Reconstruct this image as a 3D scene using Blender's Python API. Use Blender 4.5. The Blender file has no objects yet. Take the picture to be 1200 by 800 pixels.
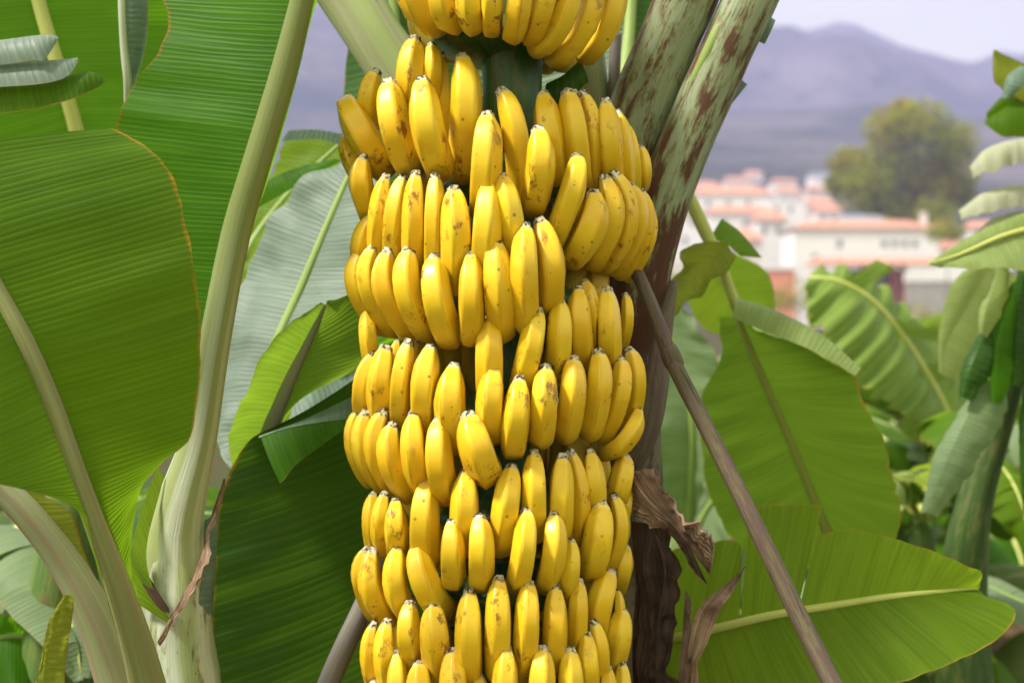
import bpy, bmesh, math, random
from mathutils import Vector, Matrix, noise
C = bpy.context.scene.collection
D = bpy.data
R = math.radians
random.seed(7)

# ------------------------------------------------------------------ camera
CZ = 1.6                       # eye height above the ground
K = 36.0 / 50.0 / 1200.0       # metres per photo pixel per metre of distance
cam = D.cameras.new('camera')
cam.lens = 50; cam.sensor_width = 36
cam.clip_start = 0.05; cam.clip_end = 20000
cam.dof.use_dof = True; cam.dof.focus_distance = 2.26; cam.dof.aperture_fstop = 3.0
camo = D.objects.new('camera', cam); C.objects.link(camo)
camo.location = (0, 0, CZ); camo.rotation_euler = (R(90), 0, 0)
bpy.context.scene.camera = camo

# ------------------------------------------------------------------ sky and sun
SUN_EL, SUN_AZ = 52.0, 246.0   # azimuth clockwise from +Y: behind the camera's left shoulder
W = D.worlds.new('World'); bpy.context.scene.world = W; W.use_nodes = True
nt = W.node_tree; nt.nodes.clear()
out = nt.nodes.new('ShaderNodeOutputWorld'); bg = nt.nodes.new('ShaderNodeBackground')
sky = nt.nodes.new('ShaderNodeTexSky'); sky.sky_type = 'NISHITA'; sky.sun_disc = False
sky.sun_elevation = R(SUN_EL); sky.sun_rotation = R(SUN_AZ); sky.air_density = 1.0; sky.dust_density = 2.5
mx = nt.nodes.new('ShaderNodeMix'); mx.data_type = 'RGBA'
tc = nt.nodes.new('ShaderNodeTexCoord'); mp = nt.nodes.new('ShaderNodeMapping')
mp.inputs['Scale'].default_value = (1, 1, 3.0)
nz = nt.nodes.new('ShaderNodeTexNoise'); nz.inputs['Scale'].default_value = 2.2; nz.inputs['Detail'].default_value = 5
rp = nt.nodes.new('ShaderNodeMapRange'); rp.inputs[1].default_value = 0.3; rp.inputs[2].default_value = 0.7
rp.inputs[3].default_value = 0.55; rp.inputs[4].default_value = 0.92
nt.links.new(tc.outputs['Generated'], mp.inputs[0]); nt.links.new(mp.outputs[0], nz.inputs['Vector'])
nt.links.new(nz.outputs['Fac'], rp.inputs[0]); nt.links.new(rp.outputs[0], mx.inputs[0])
nt.links.new(sky.outputs[0], mx.inputs[6]); mx.inputs[7].default_value = (11.8, 12.0, 7.6, 1)
nt.links.new(mx.outputs[2], bg.inputs[0]); bg.inputs[1].default_value = 0.078
nt.links.new(bg.outputs[0], out.inputs[0])
sun = D.lights.new('sun', 'SUN'); sun.energy = 4.4; sun.angle = R(9); sun.color = (1.0, 0.95, 0.86)
suno = D.objects.new('sun', sun); C.objects.link(suno); suno.location = (-5, -6, 12)
sd = Vector((math.sin(R(SUN_AZ))*math.cos(R(SUN_EL)), math.cos(R(SUN_AZ))*math.cos(R(SUN_EL)), math.sin(R(SUN_EL))))
suno.rotation_euler = (-sd).to_track_quat('-Z', 'Y').to_euler()
vs = bpy.context.scene.view_settings
vs.view_transform = 'Standard'; vs.look = 'None'; vs.exposure = 0.9; vs.gamma = 1.0; vs.use_curve_mapping = False
cy = bpy.context.scene.cycles
cy.use_denoising = True; cy.max_bounces = 8; cy.diffuse_bounces = 2; cy.transparent_max_bounces = 8; cy.transmission_bounces = 6; cy.volume_bounces = 1

# ------------------------------------------------------------------ helpers
def P(px, py, Y):
    """a point at photo pixel px,py and true distance Y metres"""
    return Vector(((px-600)*K*Y, Y, CZ-(py-400)*K*Y))

def tag(o, label=None, cat=None, group=None, kind=None):
    if label: o['label'] = label
    if cat: o['category'] = cat
    if group: o['group'] = group
    if kind: o['kind'] = kind
    return o

def empty(name, loc, label, cat, group=None):
    o = D.objects.new(name, None); C.objects.link(o); o.location = loc; o.empty_display_size = 0.1
    return tag(o, label, cat, group)

def wpos(o):
    p = Vector(o.location)
    while o.parent:
        o = o.parent; p += Vector(o.location)
    return p

def mk(name, verts, faces, mat, parent=None, uvs=None, smooth=True, origin=None, label=None):
    """one mesh object; verts are world points; no object here is rotated"""
    org = Vector(origin) if origin is not None else Vector(verts[0])
    me = D.meshes.new(name)
    me.from_pydata([tuple(Vector(v)-org) for v in verts], [], faces)
    if uvs is not None:
        l = me.uv_layers.new(name='UVMap')
        idx = [0]*len(me.loops); me.loops.foreach_get('vertex_index', idx)
        fl = []
        for i in idx: fl += uvs[i]
        l.data.foreach_set('uv', fl)
    if smooth: me.polygons.foreach_set('use_smooth', [True]*len(me.polygons))
    for m in (mat if isinstance(mat, (list, tuple)) else [mat]): me.materials.append(m)
    o = D.objects.new(name, me); C.objects.link(o)
    if parent is not None:
        o.parent = parent; o.location = org - wpos(parent)
    else: o.location = org
    if label: o['label'] = label
    return o

def catmull(pts, n):
    """n points evenly spaced along a Catmull-Rom curve through pts (tuples of any length)"""
    k = min(len(p) for p in pts); pts = [tuple(map(float, p[:k])) for p in pts]
    if len(pts) == 2: pts = [pts[0], tuple((a+b)/2 for a, b in zip(*pts)), pts[1]]
    ext = [tuple(2*a-b for a, b in zip(pts[0], pts[1]))] + pts + [tuple(2*a-b for a, b in zip(pts[-1], pts[-2]))]
    den = []
    for i in range(1, len(ext)-2):
        for s in range(12):
            t = s/12
            p0, p1, p2, p3 = ext[i-1], ext[i], ext[i+1], ext[i+2]
            den.append(tuple(.5*((2*p1[j])+(-p0[j]+p2[j])*t+(2*p0[j]-5*p1[j]+4*p2[j]-p3[j])*t*t+(-p0[j]+3*p1[j]-3*p2[j]+p3[j])*t**3) for j in range(k)))
    den.append(pts[-1])
    cum = [0]
    for a, b in zip(den, den[1:]): cum.append(cum[-1]+max(1e-9, math.dist(a[:3], b[:3])))
    res = []; j = 0
    for i in range(n):
        d = cum[-1]*i/(n-1)
        while j < len(cum)-2 and cum[j+1] < d: j += 1
        f = min(1, max(0, (d-cum[j])/(cum[j+1]-cum[j])))
        res.append(tuple(a+(b-a)*f for a, b in zip(den[j], den[j+1])))
    return res

def px3(pts, Y=None):
    """(px,py[,Y][,half width px]) -> world tuples"""
    r = []
    for p in pts:
        y = p[2] if len(p) > 2 and p[2] is not None else Y
        w = P(p[0], p[1], y)
        r.append((w.x, w.y, w.z) + ((p[3]*K*y,) if len(p) > 3 else ()))
    return r

def tube_data(path, seg=12, n=24, flat=1.0, wob=0.0, seed=0, cap=True):
    """path: (x,y,z,r) world tuples"""
    pts = catmull(path, n); V = []; F = []; U = []; L = 0
    for i, p in enumerate(pts):
        a = Vector(pts[max(0, i-1)][:3]); b = Vector(pts[min(n-1, i+1)][:3]); t = (b-a).normalized()
        c = Vector(p[:3])
        if i: L += (c-Vector(pts[i-1][:3])).length
        side = t.cross(Vector((0, 1, 0)))
        if side.length < 1e-4: side = Vector((1, 0, 0))
        side.normalize(); dep = side.cross(t).normalized()
        for s in range(seg):
            an = 2*math.pi*s/seg; r = p[3]
            if wob: r *= 1+wob*noise.noise(Vector((math.cos(an)*1.5+seed, math.sin(an)*1.5, L*9)))
            V.append(c+side*math.cos(an)*r+dep*math.sin(an)*r*flat); U.append((s/seg, L))
    for i in range(n-1):
        for s in range(seg):
            F.append((i*seg+s, i*seg+(s+1) % seg, (i+1)*seg+(s+1) % seg, (i+1)*seg+s))
    if cap:
        F.append(tuple(range(seg-1, -1, -1))); F.append(tuple(range((n-1)*seg, n*seg)))
    return V, F, U

def tube(name, path, mat, parent, **kw):
    V, F, U = tube_data(path, **kw)
    return mk(name, V, F, mat, parent, U)

def join(datas):
    V, F, U = [], [], []
    for v, f, u in datas:
        b = len(V); V += v; U += u; F += [tuple(i+b for i in q) for q in f]
    return V, F, U

def loft_data(mid, edge, n=36, m=8, bulge=0.0, ripple=0.0, freq=25.0, jag=0.0, seed=0, u0=0.0, u1=1.0, pleat=0.0, folds=6, vpleat=0.0, vlen=.06):
    """blade half between two world curves; lines of equal t are the veins"""
    A = catmull(mid, n); B = catmull(edge, n); V = []; F = []; U = []; L = 0
    for i in range(n):
        a = Vector(A[i][:3]); b = Vector(B[i][:3])
        if i: L += .5*((a-Vector(A[i-1][:3])).length+(b-Vector(B[i-1][:3])).length)
        al = (Vector(A[min(n-1, i+1)][:3])-Vector(A[max(0, i-1)][:3]))
        nr = al.cross(b-a)
        nr = nr.normalized() if nr.length > 1e-9 else Vector((0, -1, 0))
        if nr.y > 0: nr = -nr
        w = (b-a).length
        jg = 1+jag*noise.noise(Vector((L*40, seed*3.1, .5)))+jag*.5*noise.noise(Vector((L*130, seed*1.1, 4.5)))
        for j in range(m+1):
            u = j/m
            q = a+(b-a)*u*jg
            q += nr*(bulge*w*4*u*(1-u))
            q += nr*ripple*u*(noise.noise(Vector((L*freq, u*1.5, seed)))+.5*noise.noise(Vector((L*freq*2.7, u*2, seed+9))))
            if vpleat: q += nr*vpleat*u*(1-2*abs(((L/vlen+.35*noise.noise(Vector((L*6, seed, 0)))+.15*u) % 1)*2-1))
            if pleat: q += nr*pleat*math.sin(u*folds*6.28+4*noise.noise(Vector((L*9, u*3, seed+2))))*min(1, .3+4*L)
            V.append(q); U.append((u0+(u1-u0)*u, L))
    for i in range(n-1):
        for j in range(m):
            x = i*(m+1)+j; F.append((x, x+1, x+m+2, x+m+1))
    return V, F, U

# ------------------------------------------------------------------ materials
class NB:
    def __init__(s, name):
        s.m = D.materials.new(name); s.m.use_nodes = True; s.t = s.m.node_tree; s.t.nodes.clear()
        s.out = s.t.nodes.new('ShaderNodeOutputMaterial')
    def n(s, typ, ins=None, **props):
        x = s.t.nodes.new(typ)
        for k, v in props.items(): setattr(x, k, v)
        for k, v in (ins or {}).items(): s.set(x, k, v)
        return x
    def set(s, x, k, v):
        if hasattr(v, 'is_linked'): s.t.links.new(v, x.inputs[k])
        elif hasattr(v, 'outputs'): s.t.links.new(v.outputs[0], x.inputs[k])
        else: x.inputs[k].default_value = v
    def math(s, op, a, b=0.0, c=0.0): return s.n('ShaderNodeMath', {0: a, 1: b, 2: c}, operation=op).outputs[0]
    def mix(s, f, a, b, mode='MIX'):
        x = s.n('ShaderNodeMix', data_type='RGBA', blend_type=mode)
        s.set(x, 0, f); s.set(x, 6, c4(a)); s.set(x, 7, c4(b)); return x.outputs[2]
    def noise(s, vec, scale, detail=3, rough=.55):
        return s.n('ShaderNodeTexNoise', {'Vector': vec, 'Scale': scale, 'Detail': detail, 'Roughness': rough}).outputs[0]
    def ramp(s, v, lo, hi, a=0.0, b=1.0):
        return s.n('ShaderNodeMapRange', {0: v, 1: lo, 2: hi, 3: a, 4: b}).outputs[0]
    def comb(s, x, y, z): return s.n('ShaderNodeCombineXYZ', {0: x, 1: y, 2: z}).outputs[0]
    def uv(s):
        x = s.n('ShaderNodeSeparateXYZ', {0: s.n('ShaderNodeTexCoord').outputs['UV']}); return x.outputs[0], x.outputs[1]
    def obj(s): return s.n('ShaderNodeTexCoord').outputs['Object']
    def rnd(s): return s.n('ShaderNodeObjectInfo').outputs['Random']
    def bump(s, h, st, dist): return s.n('ShaderNodeBump', {'Height': h, 'Strength': st, 'Distance': dist}).outputs[0]
    def pbr(s, col, rough=.5, spec=.4, normal=None):
        x = s.n('ShaderNodeBsdfPrincipled'); s.set(x, 'Base Color', c4(col)); s.set(x, 'Roughness', rough); s.set(x, 'Specular IOR Level', spec)
        if normal is not None: s.set(x, 'Normal', normal)
        return x.outputs[0]
    def done(s, sh): s.t.links.new(sh, s.out.inputs[0]); return s.m
def c4(c): return (*c, 1) if isinstance(c, tuple) and len(c) == 3 else c

def leaf_mat(name, col, col2, trans, tw=.45, edge=(.30, .16, .02), rough=.5, spec=.16, rib=.011, ribk=.25, edge_at=.993, bump=.4):
    b = NB(name); u, v = b.uv(); r = b.math('MULTIPLY', b.rnd(), 37.0)
    fine = b.noise(b.comb(b.math('MULTIPLY', u, .7), b.math('MULTIPLY', v, 170), r), 1.0, 2)
    coarse = b.noise(b.comb(b.math('MULTIPLY', u, 1.0), b.math('MULTIPLY', v, 38), r), 1.0, 2)
    wave = b.math('SINE', b.math('ADD', b.math('MULTIPLY', v, 2*math.pi/rib), b.math('MULTIPLY', coarse, 9.0)))
    wave = b.math('POWER', b.ramp(wave, -1, 1), 2.0)
    blot = b.noise(b.obj(), 7.0, 4)
    f = b.math('ADD', b.math('MULTIPLY', fine, .55), b.math('MULTIPLY', coarse, .45))
    f = b.ramp(f, .32, .68)
    f = b.math('ADD', b.math('MULTIPLY', f, 1-ribk), b.math('MULTIPLY', wave, ribk))
    c = b.mix(f, col, col2)
    c = b.mix(b.ramp(blot, .35, .7, 0, .4), c, tuple(x*.6 for x in col))
    en = b.math('ADD', u, b.math('MULTIPLY', b.math('SUBTRACT', b.noise(b.comb(0.0, b.math('MULTIPLY', v, 30), r), 1.0, 4), .5), .05))
    ef = b.math('MULTIPLY', b.ramp(en, edge_at-.014, edge_at+.004), b.ramp(b.noise(b.comb(r, b.math('MULTIPLY', v, 14), 3.0), 1.0, 4), .36, .56, .25, 1.0))
    c = b.mix(ef, c, edge)
    sp = b.n('ShaderNodeTexVoronoi', {'Vector': b.obj(), 'Scale': 26.0}).outputs['Distance']
    sp = b.math('MULTIPLY', b.ramp(sp, .07, .03), b.ramp(b.noise(b.obj(), 5.0, 2), .50, .58))
    c = b.mix(b.math('MULTIPLY', sp, .7), c, (.10, .06, .02))
    h = b.math('ADD', b.math('MULTIPLY', wave, .6), b.math('MULTIPLY', fine, .5))
    nm = b.bump(h, bump, .0022)
    p = b.pbr(c, rough, spec, nm)
    tr = b.n('ShaderNodeBsdfTranslucent'); b.set(tr, 'Color', b.mix(ef, b.mix(f, tuple(x*.75 for x in trans), trans), (.4, .22, .02)))
    b.set(tr, 'Normal', nm)
    ms = b.n('ShaderNodeMixShader', {0: tw, 1: p, 2: tr.outputs[0]})
    return b.done(ms.outputs[0])

M_leaf = leaf_mat('leaf_green', (.034, .12, .004), (.09, .23, .008), (.21, .49, .014), .54, rib=.009)
M_leaf_olive = leaf_mat('leaf_olive', (.038, .105, .004), (.10, .205, .008), (.24, .43, .012), .52, edge=(.45, .24, .03), rib=.009, ribk=.3, bump=.5)
M_leaf_bright = leaf_mat('leaf_bright', (.10, .20, .010), (.19, .32, .02), (.42, .56, .03), .55)
M_leaf_dark = leaf_mat('leaf_dark', (.020, .068, .008), (.055, .135, .014), (.10, .22, .012), .35, rough=.42, spec=.25, rib=.017, ribk=.4)
M_leaf_pale = leaf_mat('leaf_pale', (.15, .21, .165), (.29, .35, .31), (.30, .42, .22), .35, edge=(.3, .3, .12), rough=.5, spec=.3)
M_leaf_grey = leaf_mat('leaf_grey', (.12, .19, .14), (.22, .30, .23), (.14, .25, .10), .3, rough=.45)
M_leaf_yel = leaf_mat('leaf_yellowing', (.14, .19, .015), (.28, .30, .03), (.40, .45, .04), .5, edge=(.22, .10, .02), edge_at=.95)
M_leaf_mid = leaf_mat('leaf_mid', (.060, .145, .008), (.14, .245, .02), (.28, .46, .03), .5, edge=(.45, .30, .04), ribk=.2, bump=.4)
M_leaf_fresh = leaf_mat('leaf_fresh', (.085, .175, .006), (.18, .29, .014), (.42, .60, .03), .55, edge=(.5, .32, .04), ribk=.2, bump=.35)
M_leaf_shred = leaf_mat('leaf_shredded', (.12, .21, .03), (.30, .40, .10), (.36, .50, .06), .4, edge=(.45, .36, .08), ribk=.3, rib=.03)
M_leaf_cream = leaf_mat('leaf_cream', (.40, .42, .28), (.56, .56, .42), (.5, .52, .30), .4, edge=(.45, .36, .2), ribk=.2)
M_leaf_lime = leaf_mat('leaf_lime', (.24, .33, .10), (.40, .48, .20), (.48, .58, .12), .45, edge=(.40, .30, .08), ribk=.2)
M_leaf_back = leaf_mat('leaf_greygreen', (.17, .25, .12), (.28, .36, .20), (.25, .38, .08), .4, edge=(.35, .26, .08), ribk=.15)

def stalk_mat(name, a, b_, brown=(.10, .05, .03), amt=0.0, spots=.35, rough=.45, stripe=None, grad=None, low=None):
    b = NB(name); u, v = b.uv(); r = b.math('MULTIPLY', b.rnd(), 23.0)
    ang = b.math('MULTIPLY', u, 2*math.pi); cx, sx = b.math('COSINE', ang), b.math('SINE', ang)
    st = b.noise(b.comb(b.math('ADD', b.math('MULTIPLY', cx, 4.0), r), b.math('MULTIPLY', sx, 4.0), b.math('MULTIPLY', v, 2.5)), 1.0, 4)
    fi = b.noise(b.comb(b.math('ADD', b.math('MULTIPLY', cx, 16.0), r), b.math('MULTIPLY', sx, 16.0), b.math('MULTIPLY', v, 6.0)), 1.0, 3)
    c = b.mix(b.ramp(b.math('ADD', b.math('MULTIPLY', st, .6), b.math('MULTIPLY', fi, .4)), .35, .65), a, b_)
    if stripe: c = b.mix(b.math('MULTIPLY', b.ramp(b.noise(b.comb(b.math('ADD', b.math('MULTIPLY', cx, 1.4), r), b.math('MULTIPLY', sx, 1.4), b.math('MULTIPLY', v, .5)), 1.0, 1), .45, .6), .8), c, stripe)
    if grad: c = b.mix(b.ramp(v, grad[0], grad[1]), b.mix(fi, grad[2], grad[3]), c)
    bl = b.noise(b.comb(b.math('ADD', b.math('MULTIPLY', cx, 1.9), r), b.math('MULTIPLY', sx, 2.6), b.math('MULTIPLY', v, 9.0)), 1.0, 9, .74)
    if low: bl = b.math('ADD', bl, b.ramp(v, low[0], low[1], -.03, low[2]))
    if amt: c = b.mix(b.math('MULTIPLY', b.ramp(bl, .54-amt*.25, .62-amt*.25), .45), c, (.20, .22, .06)); c = b.mix(b.ramp(bl, .59-amt*.25, .68-amt*.25), c, b.mix(fi, brown, tuple(x*2.2 for x in brown)))
    sp = b.noise(b.comb(b.math('ADD', b.math('MULTIPLY', cx, 4.0), r), b.math('MULTIPLY', sx, 4.0), b.math('MULTIPLY', v, 45.0)), 1.0, 5, .7)
    c = b.mix(b.math('MULTIPLY', b.ramp(sp, .66, .72), spots), c, (.03, .02, .015))
    nm = b.bump(b.math('ADD', fi, b.math('MULTIPLY', bl, .7)), .35, .003)
    return b.done(b.pbr(c, rough, .35, nm))
M_rib = stalk_mat('midrib_olive', (.22, .25, .08), (.34, .36, .15), spots=.15, stripe=(.24, .20, .10))
M_rib_pale = stalk_mat('petiole_pale', (.40, .45, .30), (.56, .58, .46), spots=.25, stripe=(.24, .28, .06))
M_rib_long = stalk_mat('petiole_long', (.40, .45, .30), (.56, .58, .46), spots=.25, stripe=(.22, .26, .06), grad=(.48, 1.0, (.12, .16, .035), (.20, .22, .07)))
M_rib_low = stalk_mat('petiole_low', (.24, .28, .13), (.36, .38, .22), spots=.3, stripe=(.30, .22, .15))
M_rib_green = stalk_mat('midrib_green', (.16, .26, .05), (.30, .38, .10), spots=.1)
M_rib_yel = stalk_mat('midrib_yellow', (.40, .44, .10), (.55, .56, .17), spots=.3)
M_rib_grey = stalk_mat('midrib_grey', (.24, .24, .18), (.36, .35, .28), spots=.2)
M_stem_white = stalk_mat('pseudostem_pale', (.35, .39, .28), (.50, .52, .41), brown=(.08, .04, .025), amt=.22, spots=1.0, stripe=(.25, .30, .09))
M_stem_patch = stalk_mat('petiole_patched', (.22, .27, .16), (.34, .38, .26), brown=(.065, .028, .018), amt=.55, spots=.6, low=(.55, 1.0, .2))
M_stem_clean = stalk_mat('petiole_clean', (.19, .21, .10), (.29, .30, .16), amt=.0, spots=.35, stripe=(.24, .30, .10))
M_stem_brown = stalk_mat('pseudostem_brown', (.06, .035, .028), (.16, .10, .08), brown=(.03, .018, .014), amt=.55, spots=.6, rough=.6)
M_stem_green = stalk_mat('pseudostem_green', (.05, .11, .02), (.13, .20, .05), brown=(.08, .06, .02), amt=.1, spots=.4)
M_stem_dark = stalk_mat('pseudostem_dark', (.022, .055, .010), (.055, .095, .02), brown=(.06, .04, .02), amt=.15, spots=.4)
M_peduncle = stalk_mat('peduncle', (.018, .07, .014), (.045, .125, .024), brown=(.06, .03, .02), amt=.12, spots=.3, rough=.35)
M_pole = stalk_mat('pole_wood', (.075, .043, .037), (.112, .070, .060), brown=(.03, .019, .016), amt=.25, spots=.4, rough=.6)
M_pole_grey = stalk_mat('pole_wood_grey', (.13, .11, .11), (.21, .18, .18), brown=(.07, .055, .055), amt=.15, spots=.5, rough=.6)
M_bark = stalk_mat('bark', (.10, .075, .05), (.18, .14, .10), amt=.3, rough=.8)

def dry_mat(name, a, b_, dark):
    b = NB(name); u, v = b.uv(); r = b.math('MULTIPLY', b.rnd(), 31.0)
    st = b.noise(b.comb(b.math('ADD', b.math('MULTIPLY', u, 22.0), r), b.math('MULTIPLY', v, 5.0), r), 1.0, 4, .65)
    bl = b.noise(b.obj(), 16.0, 5, .65)
    c = b.mix(b.ramp(st, .35, .65), a, b_); c = b.mix(b.ramp(bl, .45, .65), c, dark)
    nm = b.bump(st, .9, .006)
    p = b.pbr(c, .75, .2, nm); t = b.n('ShaderNodeBsdfTranslucent', {'Color': (.25, .12, .05, 1)})
    return b.done(b.n('ShaderNodeMixShader', {0: .12, 1: p, 2: t.outputs[0]}).outputs[0])
M_dry = dry_mat('dry_leaf_brown', (.24, .14, .095), (.52, .36, .26), (.12, .065, .045))
M_dry_dark = dry_mat('dry_leaf_dark', (.035, .022, .018), (.13, .075, .05), (.02, .013, .012))

def banana_mat():
    b = NB('banana_skin'); u, v = b.uv(); r = b.rnd(); r9 = b.math('MULTIPLY', r, 91.0)
    o = b.n('ShaderNodeVectorMath', {0: b.obj(), 1: b.comb(r9, r9, r9)}, operation='ADD').outputs[0]
    big = b.noise(o, 14.0, 3)
    c = b.mix(b.ramp(big, .3, .7), (.755, .455, .008), (.82, .585, .026))
    c = b.mix(b.math('MULTIPLY', r, .35), c, (.70, .36, .006))
    # five ridges: slightly paler facets between browned ridge lines
    rg = b.math('ABSOLUTE', b.math('SINE', b.math('MULTIPLY', u, 5*math.pi)))       # 0 on a ridge
    rl = b.math('MULTIPLY', b.ramp(rg, .14, .02), b.ramp(b.noise(b.comb(b.math('MULTIPLY', u, 9), b.math('MULTIPLY', v, 9), r9), 1.0, 4), .42, .7))
    c = b.mix(b.math('MULTIPLY', rl, .7), c, (.42, .17, .015))
    # green left at the stalk end, widened to paint shade from the next hand
    c = b.mix(b.ramp(v, .46, .08, 0, .8), c, (.36, .30, .03))
    c = b.mix(b.ramp(v, .9, .985, 0, .6), c, (.86, .72, .22))
    # specks
    vo = b.n('ShaderNodeTexVoronoi', {'Vector': o, 'Scale': 75.0, 'Randomness': 1.0})
    keep = b.n('ShaderNodeSeparateColor', {0: vo.outputs['Color']})
    sp = b.math('MULTIPLY', b.ramp(vo.outputs['Distance'], b.ramp(keep.outputs[1], 0, 1, .10, .34), .05), b.ramp(b.math('ADD', keep.outputs[0], b.math('MULTIPLY', b.math('SUBTRACT', b.noise(o, 11.0, 2), .5), 1.6)), .88, .91))
    c = b.mix(b.math('MULTIPLY', sp, .9), c, (.12, .042, .010))
    # bruises and scuffs
    sc = b.noise(b.n('ShaderNodeVectorMath', {0: o, 1: (1.0, 1.0, .55)}, operation='MULTIPLY').outputs[0], 42.0, 6, .72)
    br = b.math('MULTIPLY', b.ramp(sc, .55, .62), b.ramp(b.noise(o, 9.0, 2), .50, .60))
    c = b.mix(b.math('MULTIPLY', br, .85), c, (.20, .055, .012))
    c = b.mix(b.math('MULTIPLY', b.ramp(b.noise(o, 30.0, 4), .58, .75), .45), c, (.70, .27, .01))
    # flower end: pale corky rim, black scar
    tn = b.math('ADD', v, b.math('MULTIPLY', b.math('SUBTRACT', b.noise(o, 120.0, 3), .5), .05))
    c = b.mix(b.ramp(tn, .945, .965), c, b.mix(b.ramp(b.noise(o, 160.0, 2), .40, .58), (.035, .022, .018), (.62, .55, .42)))
    c = b.mix(b.ramp(tn, .997, 1.005), c, (.03, .02, .017))
    nm = b.bump(b.math('ADD', b.noise(o, 60.0, 3), b.math('MULTIPLY', sp, -.6)), .16, .002)
    x = b.n('ShaderNodeBsdfPrincipled'); b.set(x, 'Base Color', c); b.set(x, 'Roughness', b.ramp(b.noise(o, 35.0, 3), .3, .7, .33, .5)); b.set(x, 'Specular IOR Level', .5); b.set(x, 'Normal', nm)
    return b.done(x.outputs[0])
M_banana = banana_mat()

def flat_mat(name, a, b_, scale=3.0, rough=.8, spec=.2, detail=4):
    b = NB(name); n_ = b.noise(b.obj(), scale, detail)
    return b.done(b.pbr(b.mix(b.ramp(n_, .35, .65), a, b_), rough, spec))

# ------------------------------------------------------------------ setting: ground, mountain
RIDGE = [(-1400, 60), (-400, -20), (200, -60), (500, -50), (700, -10), (830, 22), (905, 30), (925, 26), (950, 32), (968, 24), (985, 19), (1005, 24), (1030, 40), (1060, 54),
         (1095, 66), (1130, 78), (1150, 72), (1172, 60), (1200, 68), (1260, 52), (1500, 95), (2600, 150)]
def ridge_px(px):
    if px <= RIDGE[0][0]: return RIDGE[0][1]
    for (a, ya), (b, yb) in zip(RIDGE, RIDGE[1:]):
        if px <= b:
            return ya+(yb-ya)*(px-a)/(b-a)
    return RIDGE[-1][1]
PROF = [(-80, 0), (25, 0), (60, .5), (120, 1.6), (200, 3.6), (350, 22), (700, 82), (1000, 150)]
YR = 2600.0
def height(x, Y):
    if Y <= 1000:
        for (a, ha), (b, hb) in zip(PROF, PROF[1:]):
            if Y <= b:
                h = ha+(hb-ha)*max(0, (Y-a))/(b-a); break
    else:
        px = 600+x/(K*Y)
        top = (400-ridge_px(px))*K*YR+CZ
        t = (Y-1000)/(YR-1000)
        if t <= 1:
            h = 150+(top-150)*t**1.15
        else: h = top*(1-.35*(t-1))
        nn = noise.fractal(Vector((x/420, Y/420, 2.0)), 1.0, 2.0, 5)
        h += nn*85*min(1, t*2)*(1-.9*max(0, 1-abs(t-1)*5))
        h = min(h, (400-ridge_px(px)-1.5)*K*Y+CZ)
    if Y > 200:
        h += noise.noise(Vector((x/90, Y/90, 0)))*min(10, (Y-200)/60)
    return h
def sheet(name, ys, nx, spread, mat):
    V, F = [], []
    for Y in ys:
        hw = spread(Y)
        for i in range(nx+1):
            x = hw*(2*i/nx-1)
            V.append(Vector((x, Y, height(x, Y)+ (.03*noise.noise(Vector((x*1.5, Y*1.5, 3))) if Y < 60 else 0))))
    for j in range(len(ys)-1):
        for i in range(nx):
            a = j*(nx+1)+i; F.append((a, a+1, a+nx+2, a+nx+1))
    return tag(mk(name, V, F, mat, None, None, True, (0, 0, 0)), kind='structure')
sp = lambda Y: 70+max(0, Y)*.95
b = NB('soil_and_litter')
oc = b.obj(); n1 = b.noise(oc, 1.1, 5); n2 = b.noise(oc, 9.0, 6, .7)
c = b.mix(b.ramp(n2, .4, .62), (.035, .024, .016), (.12, .075, .04)); c = b.mix(b.ramp(n1, .48, .6), c, (.035, .07, .016))
M_soil = b.done(b.pbr(c, .9, .1, b.bump(n2, .8, .05)))
b = NB('hill_scrub')
oc = b.obj(); n1 = b.noise(oc, .0045, 7, .62); n2 = b.noise(oc, .03, 5, .7)
c = b.mix(b.ramp(n1, .38, .62), (.02, .035, .03), (.135, .12, .12)); c = b.mix(b.ramp(n2, .5, .66), c, (.02, .04, .02))
M_scrub = b.done(b.pbr(c, .95, .05))
ys = [-80+4*i for i in range(20)]+[i*.6 for i in range(0, 50)]+[30+3*i for i in range(58)]
sheet('ground', ys, 120, sp, M_soil)
ys2 = [ys[-1]]+[ys[-1]+8*i for i in range(1, 25)]+[400+16*i for i in range(38)]+[1008+26*i for i in range(76)]
sheet('mountain', ys2, 170, sp, M_scrub)

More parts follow.
